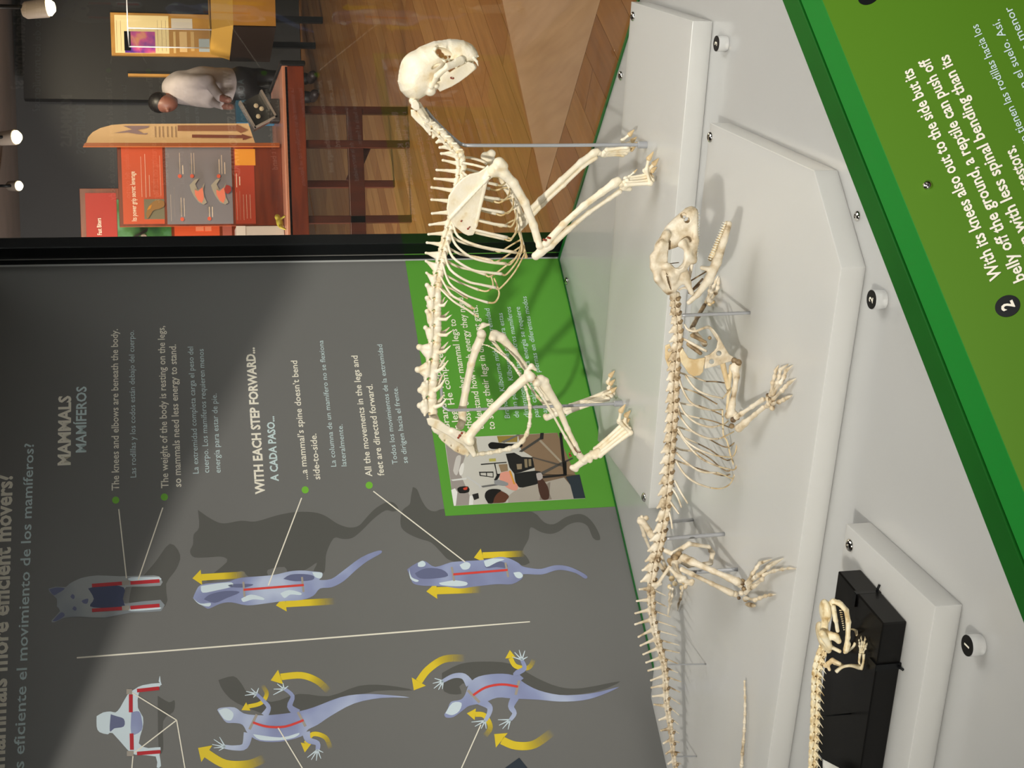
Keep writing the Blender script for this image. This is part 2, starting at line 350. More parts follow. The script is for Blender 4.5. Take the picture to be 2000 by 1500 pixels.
# ================================================================ SHOW CASE
ZD = DZ; ZR = DZ + .0254                                    # deck, top of the 1-inch risers
A34 = math.radians(34.57)
Ws = np.array([math.cos(A34), math.sin(A34), 0]); Wn = np.array([Ws[1], -Ws[0], 0])      # along the graphic wall, and its normal
W1 = Pz(1092, 510, ZD)
Gs = -Ws.copy(); Gs = np.array([Wn[0], Wn[1], 0])            # the side glass runs square to the wall, towards the visitor
R0 = Pz(1527, 0, ZD + .02); R0[2] = 0
def rl(t, m_, z=0): return R0 + Ws * t + Wn * m_ + np.array([0, 0, z])      # along the rail, across it
case = empty('display_case', (W1[0], W1[1], 0), 'white-decked museum show case with green edges, black corner post and glass sides', 'display case')
gl = 1.15
wl = W1 - Ws * 1.55; gr = W1 + Gs * gl
# deck polygon reaches the rail in front
dr = np.dot(R0 - W1, Wn)                                     # distance wall to rail
deck_pts = [(wl + Wn * .001)[:2], W1[:2], (W1 + Wn * (dr - .0004))[:2], (wl + Wn * (dr - .0004))[:2]]
prism('deck', [tuple(p) for p in deck_pts], ZD - .03, ZD, M['deck'], case)
q0 = W1 + Ws * .0006
V, Fc = frame_box((q0[0], q0[1], ZD - .03), Wn, Ws, ZZ, dr, .006, .0315); mk('edge_trim', V, Fc, M['green_edge'], case)
q0 = W1 - Ws * 1.55 + Wn * .0005
V, Fc = frame_box((q0[0], q0[1], ZD - .03), Ws, Wn, ZZ, 1.55, .004, .0315); mk('edge_trim', V, Fc, M['green_edge'], case)
ca = W1 - Ws * .04 + Wn * .04
V, Fc = frame_box((ca[0], ca[1], 0), -Ws, Wn, ZZ, 1.45, dr - .06, ZD - .03); mk('cabinet_body', V, Fc, M['green_dark'], case)
# corner post and side glass
q0 = W1 + Ws * .0088 - Wn * .012
V, Fc = frame_box((q0[0], q0[1], ZD - .03), Wn, Ws, ZZ, .050, .022, 1.05); bevel(mk('corner_post', V, Fc, M['black_paint'], case), .002)
q0 = W1 + Ws * .0085 + Wn * .012
V, Fc = frame_box((q0[0], q0[1], ZD - .03), Wn, -Ws, ZZ, .0025, .0008, 1.05); mk('post_bead', V, Fc, M['chrome'], case)
q0 = W1 + Ws * .009 + Wn * .038
V, Fc = frame_box((q0[0], q0[1], ZD + .0), Wn, Ws, ZZ, dr - .04, .006, 1.02)
mk('side_glass', V, Fc, M['pane'], case)
# added board out of frame, its edge shaped to throw the slanting wall shadow
L = np.array(KEY); zl = 1.80
wa = Pp(600, 520, W1, Wn); wb = Pp(45, 1500, W1, Wn)
ea = L + (wa - L) * (zl - L[2]) / (wa[2] - L[2]); eb = L + (wb - L) * (zl - L[2]) / (wb[2] - L[2])
ee = eb + (eb - ea) * .8
def on_wall(p): d = np.dot(p - W1, Wn); return p - Wn * d
prism('shadow_board', [tuple(ea[:2]), tuple(ee[:2]), tuple((on_wall(ee) - Ws * .2)[:2]), tuple((W1 + Ws * .03)[:2]), tuple((W1 + Ws * .03 + Wn * np.dot(ea - W1, Wn))[:2])], zl, zl + .02, M['black_paint'], case)
# screws: a domed chrome head with a hexagonal socket
def screw(P, m_par, r=.0062, axis=ZZ):
    o = lathe('screw', P, [(r * .98, -.0005), (r, .0006), (r * .93, .0018), (r * .72, .0029), (r * .45, .0034), (r * .40, .0034), (r * .38, .0014)], M['chrome'], m_par, 18, axis); return o
screw(Pz(1213, 148, ZD), case, .0065); screw(Pz(1107, 549, ZD), case, .0062); screw(Pz(1676, 422, ZD), case, .0052)

# ---------------------------------------------------------------- frosted risers
def riser(name, pts_px, label, extra=None, z0=ZD, z1=ZR):
    P = [tuple(Pz(x, y, z1)[:2]) if not isinstance(x, np.ndarray) else tuple(x[:2]) for x, y in pts_px]
    c = np.mean(np.array(P), 0); root = empty(name, (c[0], c[1], z0), label, 'plinth')
    prism('block', P, z0 + .0003, z1, M['acrylic'], root, .0006); return root
E21 = np.array([math.cos(math.radians(-21)), math.sin(math.radians(-21)), 0]); N21 = np.array([-E21[1], E21[0], 0])
r1 = riser('cat_plinth', [(1233, 3), (1353, 41), (1267, 993), (1167, 860)], 'frosted acrylic plinth slab under the standing cat skeleton, nearest the graphic wall')
screw(Pz(1237, 32, ZR), r1); screw(Pz(1259, 971, ZR), r1)
fl = Pz(1493, 1500, ZR); lb = Pz(1271, 1361, ZR)
r2 = riser('lizard_plinth', [(1387, 240), (1590, 333), (1643, 523), (fl - E21 * .22, 0), (lb + (Pz(1302, 1500, ZR) - lb) * 2.2, 0), (1271, 1361)], 'wide frosted acrylic plinth slab with cut corners under the lizard skeleton')
screw(Pz(1388, 268, ZR), r2)
sl_ = Pz(1827, 1185, ZR); sb_ = Pz(1653, 1023, ZR)
r3 = riser('salamander_plinth', [(1653, 1023), (1827, 1185), (sl_ - E21 * .40, 0), (sb_ - E21 * .40, 0)], 'small frosted acrylic plinth slab beneath the black block, front left')
screw(Pz(1661, 1065, ZR), r3)
# black block with clamps
def height(xb, yb, xt, yt, zb):
    B = Pz(xb, yb, zb); n = B - CAM; n[2] = 0; return Pp(xt, yt, B, uz(n))[2]
zb = height(1772, 1212, 1725, 1218, ZR)
bf = Pz(1725, 1218, zb); bb = Pz(1637, 1115, zb)
blk = empty('black_mounting_block', (*((bf + bb) / 2)[:2], ZR), 'glossy black rectangular block carrying the small skeleton, on the front left plinth', 'block')
prism('block', [tuple(bf[:2]), tuple(bb[:2]), tuple((bb - E21 * .36)[:2]), tuple((bf - E21 * .36)[:2])], ZR + .0003, zb, M['black'], blk, .0012)
for (x, y, d_) in ((1672, 1163, E21), (1712, 1303, -N21)):
    a = Pz(x, y, zb); dd = uz(d_); a0 = (a - bf); 
    if d_ is E21: a = bf + E21 * 0 + N21 * np.dot(a - bf, N21)
    else: a = bf + E21 * np.dot(a - bf, E21)
    sd = np.cross((0, 0, 1), dd)
    V, Fc = frame_box(a - sd * .003 - dd * .011 + np.array([0, 0, .0001]), sd, dd, ZZ, .006, .0125, .0016); mk('clamp', V, Fc, M['black_paint'], blk)
    V, Fc = frame_box((*(a - sd * .003 + dd * .0004)[:2], ZR + .0002), sd, dd, ZZ, .006, .0016, zb - ZR + .0012); mk('clamp', V, Fc, M['black_paint'], blk)
    tube('pin', [(*(a + dd * .002)[:2], ZR + .003), (*(a + dd * .008)[:2], ZR + .0014)], .0012, M['black_paint'], blk, 8, 2)

# ---------------------------------------------------------------- number pucks
def puck(x, y, num, label):
    top = np.array(Pz(x, y, ZD + .0125)); c = (top[0], top[1], ZD)
    root = empty('number_marker', c, label, 'marker')
    lathe('clear_puck', c, [(.0088, .0003), (.0092, .001), (.0092, .0115), (.0088, .0121)], M['clear'], root, 28)
    lathe('black_disc', c, [(.0088, .0122), (.0088, .0128)], M['black_paint'], root, 28)
    TEXTS.append((num, c, root)); return root
TEXTS = []
puck(1399, 85, '3', 'clear acrylic button with a black top numbered 3, in front of the cat plinth')
puck(1702, 585, '2', 'clear acrylic button with a black top numbered 2, beside the wide plinth')
puck(1889, 1261, '1', 'clear acrylic button with a black top numbered 1, in front of the black block')

# ---------------------------------------------------------------- label rail in front
rail = empty('label_rail', rl(-.3, .03), 'sloping green label rail with white print along the front of the case', 'sign')
zt = ZD + .02
V, Fc = frame_box(rl(-1.2, 0, ZD - .05), Ws, Wn, ZZ, 1.9, .0265, zt - ZD + .05); bevel(mk('inner_rail', V, Fc, M['green_dark'], rail), .0012)
V, Fc = frame_box(rl(-1.2, .0295, ZD - .05), Ws, Wn, ZZ, 1.9, .0325, zt - ZD + .05); bevel(mk('outer_rail', V, Fc, M['green_mid'], rail), .001)
V, Fc = frame_box(rl(-1.2, .026, ZD - .05), Ws, Wn, ZZ, 1.9, .004, zt - ZD + .044); mk('glazing_slot', V, Fc, M['black_paint'], rail)
SL = math.radians(50); Dn = Wn * math.cos(SL) - np.array([0, 0, math.sin(SL)]); On = Wn * math.sin(SL) + np.array([0, 0, math.cos(SL)])
O3 = rl(0, .0622, zt)
V, Fc = frame_box(O3 - Ws * 1.2 - On * .006, Ws, Dn, On, 1.9, .34, .006); mk('label_face', V, Fc, M['olive'], rail)
screw(Pp(1812, 363, O3, On), rail, .0042, On)
q0 = rl(-1.2, .0272, zt - .004)
V, Fc = frame_box(q0, Ws, Wn, ZZ, 1.9, .0015, 1.0); mk('front_glass', V, Fc, M['front_pane'], case)

# ================================================================ THE GALLERY BEHIND THE GLASS
gal = None
pl0, pl1, plw, pll = -.9, 4.4, .155, 1.55
fl_ = box('floor', (-4, -3, -.02), (6, 15.2, -.006), M['plank'][1]); tag(fl_, kind='structure')
pm = {}
AF = math.radians(47); fd = np.array([math.cos(AF), math.sin(AF)]); fn = np.array([-fd[1], fd[0]])
for ir in range(-28, 50):
    yy_ = ir * .17; k0 = -(ir * .613 % 1.5)
    for ic in range(-6, 14):
        xx_ = k0 + ic * 1.5; c = fd * (xx_ + .75) + fn * (yy_ + .085)
        if not (2.6 < c[1] < 14.2 and -.1 + (c[1] - 3) * .03 < c[0] + .6 and c[0] - .6 < .3 + c[1] * .30): continue
        key = random.randrange(3); p0 = fd * xx_ + fn * yy_
        if key not in pm:
            o = box('plank', (0, 0, -.006), (1.497, .167, 0), M['plank'][key], fl_); pm[key] = o
        else: o = pm[key].copy(); C.objects.link(o); o.parent = fl_
        o.location = (p0[0], p0[1], 0); o.rotation_euler = (0, 0, AF)
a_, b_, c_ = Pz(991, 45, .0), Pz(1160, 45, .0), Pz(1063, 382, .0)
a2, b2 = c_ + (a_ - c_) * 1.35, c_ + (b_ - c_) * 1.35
o = prism('floor_reflection', [tuple(a2[:2]), tuple(b2[:2]), tuple(c_[:2])], .0002, .0012, noisy('pale_reflection', [(.3, s2l(170, 140, 112)), (.7, s2l(186, 156, 128))], 3, 4, .35, stretch=(9, 1, 1)), fl_)  # pale wedge on the floor paints in a reflection from the side glass
tag(box('ceiling', (-4, -3, 2.72), (6, 15.3, 2.8), M['ceil']), kind='structure')
tag(box('wall_back', (-4, 15.2, 0), (6, 15.3, 2.72), M['dark']), kind='structure')
tag(box('wall_right', (6, -3, 0), (6.1, 15.3, 2.72), M['dark']), kind='structure')
pa = PY(300, 195, 14.6)
part = box('partition', (pa[0], 14.6, 0), (5.95, 14.75, 2.6), M['darker'], base=((pa[0] + 5.95) / 2, 14.7, 0)); tag(part, 'tall black exhibit partition behind the ochre board', 'partition')
for yy in (146,):
    a = PY(250, yy, 14.55); b = PY(520, yy, 14.55); box('trim_strip', (a[0] - .012, 14.55, b[2]), (a[0] + .012, 14.6, a[2]), M['ochre'], part)

# track lights on the ceiling
def track(x, y, Y, r, label, aim):
    p = PY(x, y, Y); root = empty('spotlight', (p[0], Y, 2.72), label, 'ceiling light'); ax = uz(aim)
    tube('stem', [(p[0], Y, 2.72), (p[0], Y, p[2] + r)], .012, M['black_paint'], root, 8, 2)
    lathe('lamp_housing', p, [(r * .6, -r * 2.6), (r * .9, -r * 2.2), (r, -r * .2), (r, 0)], flat('lamp_grey', 120, 112, 104), root, 16, ax)
    lathe('lamp_lens', p + ax * .001, [(r * .88, 0), (r * .88, r * .25), (r * .5, r * .7), (r * .1, r * .8)], M['lamp'], root, 16, ax)
track(93, 15, 8.0, .05, 'large track spotlight shining downward at the top right of the gallery', (.1, -.2, -1))
track(30, 268, 11.0, .055, 'round glowing ceiling lamp above the orange sign', (0, -.6, -1))
track(36, 363, 13.0, .045, 'small far ceiling lamp left of the round glowing one', (-.1, -.8, -1))

# table
M['wood_dark'] = noisy('dark_red_wood', [(.3, s2l(58, 24, 14)), (.7, s2l(80, 34, 18))], 3, 4, .35, 0, stretch=(8, 8, 1))
TYf = 8.55
TZ0 = None
tz = PY(556, 300, TYf)[2]; tl = PY(556, 560, TYf)[0]; tr = PY(556, 128, TYf)[0]
tb = empty('gallery_table', ((tl + tr) / 2, TYf + .4, 0), 'red-brown wooden table carrying the orange signs in the gallery', 'table')
box('tabletop', (tl, TYf, tz - .035), (tr, TYf + .8, tz), noisy('pink_brown_top', [(.3, s2l(190, 128, 104)), (.7, s2l(205, 142, 118))], 3, 3, .3, stretch=(1, 8, 8)), tb, .004)
az_ = PY(599, 300, TYf)[2]
bevel(box('apron', (tl + .02, TYf + .0, az_), (tr - .0, TYf + .03, tz - .012), M['wood'], tb), .006)
box('apron', (tr - .03, TYf + .03, az_), (tr, TYf + .77, tz - .036), M['wood'], tb, .003)
box('end_bumper', (tr, TYf - .01, az_ - .01), (tr + .03, TYf + .8, tz + .01), M['black_paint'], tb, .008)
for (yy, xb, Yl) in ((215, 776, TYf + .06), (281, 803, TYf + .03), (359, 770, TYf + .62), (428, 795, TYf + .05)):
    p = PY(700, yy, Yl); box('leg', (p[0] - .022, Yl, 0), (p[0] + .022, Yl + .045, az_ + .02), M['wood_dark'], tb, .003)
pa = PY(700, 215, TYf + .1); pb = PY(700, 440, TYf + .1); pc = PY(693, 300, TYf + .1)
box('stretcher', (pb[0] - .25, TYf + .05, pc[2] - .045), (pa[0], TYf + .09, pc[2] + .045), M['wood_dark'], tb, .003)
pd = PY(706, 281, TYf + .1); pe = PY(676, 350, TYf + .1)
V, Fc = frame_box((pd[0], TYf + .095, pd[2]), uz(pe - pd), YY, np.cross(uz(pe - pd), YY), np.linalg.norm(pe - pd), .03, .06); mk('brace', V, Fc, M['wood_dark'], tb)

def board(name, x0, y0, x1, y1, Y, m, label, cat='sign', th=.03, parent=None, rest=None):
    """upright board; (x0,y0) top-right and (x1,y1) bottom-left corner in the picture"""
    a = PY(x0, y0, Y); b = PY(x1, y1, Y); l, r_ = min(a[0], b[0]), max(a[0], b[0]); z0, z1 = min(a[2], b[2]), max(a[2], b[2])
    if rest is not None: z0 = rest
    root = empty(name, ((l + r_) / 2, Y + th / 2, z0), label, cat) if parent is None else parent
    return root, box('board', (l, Y, z0), (r_, Y + th, z1), m, root, .002), (l, r_, z0, z1)
def fill_(root, Y, x0, y0, x1, y1, m, name='colour_field', th=.002, lift=.002):
    a = PY(x0, y0, Y); b = PY(x1, y1, Y); l, r_ = min(a[0], b[0]), max(a[0], b[0]); z0, z1 = min(a[2], b[2]), max(a[2], b[2])
    return box(name, (l, Y - lift, z0), (r_, Y - lift + th, z1), m, root)
# front orange sign
Ya = 8.75
sg, _, _ = board('orange_jaw_sign', 228, 280, 556, 440, Ya + .01, M['wood'], 'orange and grey sign with two bird jaw pictures, nearest on the table', rest=tz + .0003)
fill_(sg, Ya + .01, 236, 286, 322, 437, M['orange_print']); fill_(sg, Ya + .01, 322, 286, 456, 437, M['grey_print']); fill_(sg, Ya + .01, 456, 286, 500, 437, flat('orange_deep', 178, 62, 36))
fill_(sg, Ya + .01, 458, 291, 499, 323, M['amber'], 'amber_label', .003, .003)
lm = flat('sign_text', 240, 225, 205)
def tline(root, Y, x, ya, yb, w=2.2, m=None, lift=.004):
    a = PY(x - w / 2, ya, Y); b = PY(x + w / 2, yb, Y); return box('text_line', (min(a[0], b[0]), Y - lift, min(a[2], b[2])), (max(a[0], b[0]), Y - lift + .001, max(a[2], b[2])), m or lm, root)
for x, ya, yb in ((276, 306, 385), (284, 301, 386), (292, 342, 384), (300, 313, 380), (307, 316, 381), (313, 304, 382), (334, 380, 432), (341, 365, 425), (351, 299, 339), (357, 323, 340), (374, 299, 340), (379, 299, 340), (428, 311, 339), (433, 303, 340), (439, 317, 340), (354, 386, 423), (360, 387, 423), (409, 404, 424), (415, 404, 424), (462, 339, 366), (468, 345, 362), (463, 376, 430), (469, 373, 430), (476, 380, 430), (482, 380, 427), (489, 380, 427)):
    tline(sg, Ya + .01, x, ya, yb)
for x, y in ((351, 344), (375, 344), (427, 344), (356, 428), (409, 427)):
    p = PY(x, y, Ya); lathe('bullet', p, [(.011, 0), (.011, .003)], flat('coral', 225, 98, 70), sg, 14, (0, -1, 0))
fill_(sg, Ya + .01, 281, 389, 322, 428, flat('bird_photo_ground', 120, 118, 96), 'bird_photo', .002, .0035)
def poly_board(root, name, Y, pts, m, lift=.006, sub=0):
    if sub: pts = [tuple(p) for p in catmull([np.array(p, float) for p in pts + pts[:1]], sub)[:-1]]
    V = [PY(x, y, Y) - np.array([0, lift, 0]) for x, y in pts]
    tri = tessellate_polygon([[Vector((v[0], v[2], 0)) for v in V]]); nv = len(V)
    a = sum((V[i][0] * V[(i + 1) % nv][2] - V[(i + 1) % nv][0] * V[i][2]) for i in range(nv))
    Fc = []
    for t in tri:
        q = [V[i] for i in t]; cr = (q[1][0] - q[0][0]) * (q[2][2] - q[0][2]) - (q[2][0] - q[0][0]) * (q[1][2] - q[0][2]); Fc.append(tuple(t) if cr > 0 else tuple(t)[::-1])
    return mk(name, V, Fc, m, root)
poly_board(sg, 'bird', Ya, [(285, 418), (290, 404), (297, 396), (307, 391), (319, 393), (321, 402), (312, 408), (300, 411), (294, 420), (288, 427)], flat('bird_brown', 150, 112, 60), .008, 3)
poly_board(sg, 'bird_beak', Ya, [(287, 411), (291, 403), (297, 400), (294, 408)], flat('beak_orange', 205, 140, 40), .01)
for dx, mm in ((0, 0), (42, 0)):
    poly_board(sg, 'jaw_bone', Ya, [(370 + dx, 362), (380 + dx, 351), (388 + dx, 349), (381 + dx, 360), (386 + dx, 371), (394 + dx, 368), (399 + dx, 357), (397 + dx, 371), (399 + dx, 385), (404 + dx, 396), (398 + dx, 400), (388 + dx, 396), (379 + dx, 384), (373 + dx, 372)], flat('jaw_grey', 168, 165, 152), .008)
    poly_board(sg, 'jaw_muscle', Ya, [(380 + dx, 371), (387 + dx, 374), (395 + dx, 366), (397 + dx, 376), (398 + dx, 388), (394 + dx, 397), (387 + dx, 392), (381 + dx, 381)], flat('muscle_pink', 235, 132, 108), .010)
poly_board(sg, 'cherry', Ya, [(438, 370), (442, 362), (450, 365), (451, 373), (445, 379), (440, 376)], flat('berry_red', 160, 48, 44), .012, 3)
# cream side sign with curved top
cs = empty('cream_side_sign', (PY(300, 260, 8.7)[0], 8.7, tz), 'cream curved-top side sign with brown arrows, right of the orange sign', 'sign')
cpts = [(498, 279), (168, 279), (172, 268), (181, 258), (196, 250), (218, 244), (245, 242), (485, 241)]
def slab(root, name, Y, pts, th, m):
    V = [PY(x, y, Y) for x, y in pts]; n = len(V); V += [v + np.array([0, th, 0]) for v in V]
    a = sum((V[i][0] * V[(i + 1) % n][2] - V[(i + 1) % n][0] * V[i][2]) for i in range(n)); f = list(range(n)); 
    Fc = [tuple(f), tuple(range(n, 2 * n))[::-1]] + [((i + 1) % n, i, n + i, n + (i + 1) % n) for i in range(n)]
    if a < 0: Fc = [q[::-1] for q in Fc]
    return mk(name, V, Fc, m, root)
slab(cs, 'board', 8.70, cpts, .02, flat('cream_print', 228, 196, 150)); slab(cs, 'wood_edge', 8.695, [(546, 286), (162, 286), (166, 279), (546, 279)], .03, M['wood_light'])
for pts in ([(372, 262), (460, 262), (460, 255), (480, 268), (460, 258), (460, 245), (372, 246)], [(375, 246), (462, 247), (462, 243), (481, 256), (464, 266), (464, 261), (375, 260)], ): pass
poly_board(cs, 'brown_arrow', 8.69, [(347, 245), (462, 245), (462, 243), (484, 254), (470, 260), (463, 256), (347, 256)], flat('arrow_brown', 150, 98, 70), .004)
poly_board(cs, 'brown_arrow', 8.69, [(375, 263), (472, 264), (472, 262), (492, 268), (474, 274), (474, 270), (375, 269)], flat('arrow_dark', 122, 62, 44), .004)
poly_board(cs, 'sprinter_drawing', 8.69, [(240, 246), (292, 246), (288, 250), (268, 254), (280, 261), (289, 260), (286, 263), (268, 262), (250, 259), (222, 260), (238, 257), (258, 253)], flat('lilac_print', 150, 128, 135), .004)
for x in (303, 311, 318, 327, 335, 343): tline(cs, 8.69, x, 247, 268, 2, flat('grey_brown_text', 140, 110, 90))
# rear orange sign with a green photograph
Yr = 9.15
rs, _, _ = board('orange_rear_sign', 155, 368, 510, 540, Yr, M['wood'], 'orange sign with a green lizard photograph, behind the grey and orange one', rest=tz + .0003)
fill_(rs, Yr, 166, 377, 232, 540, flat('red_print', 172, 48, 40)); fill_(rs, Yr, 228, 390, 338, 540, noisy('green_photo', [(.3, s2l(24, 70, 34)), (.5, s2l(56, 110, 50)), (.7, s2l(96, 150, 110))], 9, 4, .5), 'green_photo', .002, .003)
fill_(rs, Yr, 338, 377, 432, 540, M['orange_print']); fill_(rs, Yr, 432, 377, 456, 540, flat('dusty_pink', 165, 88, 70)); fill_(rs, Yr, 382, 440, 398, 451, flat('pale_orange', 222, 130, 92), 'patch', .002, .004)
fill_(rs, Yr, 400, 440, 413, 451, flat('pale_orange', 222, 130, 92), 'patch', .002, .004)
poly_board(rs, 'long_beak', Yr, [(258, 468), (262, 461), (290, 445), (288, 452), (263, 466)], flat('near_black', 20, 18, 16), .006)
lathe('white_ball', PY(281, 463, Yr - .01), [(.02, 0), (.015, .012), (.004, .016)], flat('ball_white', 225, 215, 205), rs, 14, (0, -1, 0))
# small things on the table
bx = empty('white_carton', (0, 0, 0), 'small white carton with grey sides on the table', 'box'); a = PY(552, 440, 8.7); b = PY(458, 520, 8.7)
bx.location = ((a[0] + b[0]) / 2, 8.8, tz); V, Fc = frame_box((b[0], 8.72, tz + .002), XX, YY, ZZ, a[0] - b[0], .2, PY(463, 450, 8.7)[2] - tz); bevel(mk('carton_body', V, Fc, flat('carton', 196, 192, 188), bx), .003)
box('lid_flap', (b[0], 8.715, PY(480, 450, 8.7)[2]), (a[0], 8.72, PY(463, 450, 8.7)[2] + .004), flat('carton_light', 215, 212, 208), bx)
tp = empty('clear_tray', (0, 0, 0), 'tilted clear plastic tray with small white pieces on the table end', 'tray')
p = PY(508, 215, 8.75); tp.location = (p[0], 8.85, tz); a = math.radians(28); tx = np.array([math.cos(a), 0, math.sin(a)]); ty = np.array([-math.sin(a), 0, math.cos(a)])
V, Fc = frame_box(p - tx * .08 - ty * .07, tx, ty, YY, .18, .012, .1); mk('tray_wall', V, Fc, flat('tray_grey', 150, 146, 142, .2), tp)
V, Fc = frame_box(p - tx * .08 + ty * .07, tx, ty, YY, .18, .012, .1); mk('tray_wall', V, Fc, flat('tray_grey', 150, 146, 142, .2), tp)
V, Fc = frame_box(p - tx * .08 - ty * .07, ty, tx, YY, .15, .012, .1); mk('tray_wall', V, Fc, flat('tray_grey', 150, 146, 142, .2), tp)
V, Fc = frame_box(p - tx * .08 - ty * .07 + np.array([0, .1, 0]), tx, ty, YY, .18, .15, .006); mk('tray_back', V, Fc, flat('tray_dark', 66, 66, 64, .2), tp)
for dx, dz in ((-.02, .02), (.01, -.02), (.04, .0)): lathe('white_piece', p + tx * dx + ty * dz + np.array([0, .06, 0]), [(.004, 0), (.014, .008), (.004, .016)], flat('white_bit', 230, 222, 200), tp, 10, (0, -1, 0))
box('tray_foot', (p[0] - .06, 8.76, tz + .0005), (p[0] + .07, 8.86, p[2] - .06), flat('tray_foot', 48, 48, 50), tp, .004)
gp = PY(545, 432, 8.62)
fg = empty('toy_frog', (gp[0], 8.66, tz), 'small yellow-green frog figure on the table edge', 'figurine')
def blob(name, prims, h, m, parent, k=.01):
    V, Fc = sdf_mesh(prims, h, k); return mk(name, V, Fc, m, parent, True)
q = np.array([gp[0], 8.66, tz])
blob('frog_body', [('e', q + (-.035, 0, .025), q + (.03, 0, .04), .022, .02), ('s', q + (.03, 0, .045), .016), ('c', q + (-.03, -.02, .03), q + (-.045, -.03, .006), .01, .006), ('c', q + (.02, -.02, .02), q + (.03, -.03, .006), .007, .006)], .003, flat('frog_green', 150, 140, 40), fg)
# ochre info board on the partition
Yo = 14.559
ob, _, _ = board('ochre_info_board', 215, 24, 462, 112, Yo, M['ochre'], 'ochre info board with a violet heat-camera picture on the far partition', th=.04)
fill_(ob, Yo, 223, 29, 331, 105, M['cream'])
hp = noisy('heat_picture', [(.30, s2l(30, 16, 90)), (.45, s2l(96, 40, 160)), (.56, s2l(210, 80, 150)), (.68, s2l(250, 190, 80))], 4, 3, .5)
fill_(ob, Yo, 243, 61, 304, 104, hp, 'heat_picture', .002, .004); fill_(ob, Yo, 242, 61, 256, 99, M['black_paint'], 'picture_edge', .002, .005)
for x0, y0, x1, y1, c in ((334, 36, 376, 58, (205, 195, 185)), (388, 76, 429, 102, (170, 180, 185)), (338, 62, 344, 104, (225, 190, 125)), (350, 62, 366, 102, (228, 190, 130)), (372, 62, 380, 100, (215, 175, 110))):
    fill_(ob, Yo, x0, y0, x1, y1, flat('note_%d' % x0, *c), 'note', .002, .004)
poly_board(ob, 'small_figure', Yo, [(410, 82), (415, 78), (420, 84), (424, 92), (420, 100), (413, 92)], flat('near_black', 20, 18, 16), .008)
for x in (228, 236, 308, 316, 324): tline(ob, Yo, x, 40, 100, 1.6, flat('grey_brown_text', 140, 110, 90), .005)
# museum cabinet with a glass hood, far right
Yc = 12.6
def cab(x, y, dy=0): return PY(x, y, Yc + dy)
cb = empty('ochre_cabinet', (cab(535, 10)[0] + .1, Yc + .3, 0), 'ochre cabinet on short black legs with a glass hood, far right of the gallery', 'display cabinet')
xr = cab(500, -60)[0]; xe = cab(500, 50)[0]; xl2 = PY(500, 118, Yc + .75)[0]; zt2 = cab(455, 30)[2]; zb2 = cab(538, 30)[2]
prism('cabinet_body', [(xe, Yc), (xr, Yc - .05), (xr, Yc + .75), (xl2, Yc + .75)], zb2, zt2, noisy('ochre_lacquer', [(.3, s2l(150, 100, 24)), (.7, s2l(172, 118, 34))], 3, 3, .4), cb)
zc = cab(415, 30)[2]
V = [(xe, Yc, zt2), (xr, Yc - .05, zt2), (xr, Yc + .25, zc), (xe + .02, Yc + .25, zc), (xl2, Yc + .75, zt2), (xr, Yc + .75, zt2), (xl2 + .05, Yc + .75, zc), (xr, Yc + .75, zc)]
mk('sloping_label', V, [(0, 1, 2, 3), (0, 3, 6, 4), (3, 2, 7, 6), (1, 5, 7, 2), (4, 6, 7, 5)], flat('yellow_label', 226, 176, 80), cb)
V = [(xe - .004, Yc - .001, zb2), (xl2 - .004, Yc + .75, zb2), (xl2 - .004, Yc + .75, zt2), (xe - .004, Yc - .001, zt2)]
mk('side_shade', V + [(v[0] - .01, v[1] - .006, v[2]) for v in V], [(0, 1, 2, 3), (7, 6, 5, 4), (0, 4, 5, 1), (3, 2, 6, 7), (0, 3, 7, 4), (1, 5, 6, 2)], flat('painted_side_shade', 44, 30, 22), cb)  # dark sheet paints the shade on the left side of the cabinet
for x_, y_ in ((xe + .05, Yc + .05), (xl2 + .1, Yc + .66), (xr - .1, Yc + .05)): box('leg', (x_, y_, 0), (x_ + .05, y_ + .05, zb2), M['black_paint'], cb)
zg = cab(248, 30)[2]
prism('glass_hood', [(xe + .02, Yc + .26), (xr, Yc + .26), (xr, Yc + .74), (xl2 + .1, Yc + .74)], zc + .001, zg, M['pane'], cb)
for q0, q1 in (((xe + .02, Yc + .26, zc), (xe + .02, Yc + .26, zg)), ((xl2 + .1, Yc + .74, zc), (xl2 + .1, Yc + .74, zg)), ((xe + .02, Yc + .26, zg), (xr, Yc + .26, zg)), ((xe + .02, Yc + .26, zg), (xl2 + .1, Yc + .74, zg))):
    tube('hood_edge', [q0, q1], .006, flat('hood_edge', 200, 200, 205, .2), cb, 6, 1)
# the visitor in the gallery
def vp(x, y, dy=0): return PY(x, y, 13.2 + dy)
vis = empty('person', (vp(440, 175)[0], 13.2, 0), 'person with dark hair in a pale grey sweatshirt bending forward behind the table', 'person')
pel = vp(447, 165); sh = vp(345, 172); neck = vp(333, 186, -.05); head = vp(322, 203, -.08); foot = np.array([pel[0], 13.25, 0])
blob('sweatshirt', [('c', pel + (0, 0, .02), (pel + sh) / 2, .145, .16), ('c', (pel + sh) / 2, sh + (0, 0, -.03), .16, .135), ('c', sh + (.02, 0, 0), vp(352, 160), .09, .085), ('c', vp(352, 160, -.1), vp(405, 158, -.22), .06, .052), ('c', vp(405, 158, -.22), vp(430, 190, -.38), .05, .04), ('c', vp(355, 190, .1), vp(410, 196, .0), .06, .05), ('c', vp(410, 196, 0), vp(436, 206, -.3), .05, .038), ('c', sh + (0, 0, .05), neck, .07, .05)], .018, noisy('pale_grey_cloth', [(.3, s2l(138, 130, 130)), (.7, s2l(162, 154, 153))], 8, 3, .9), vis, .05)
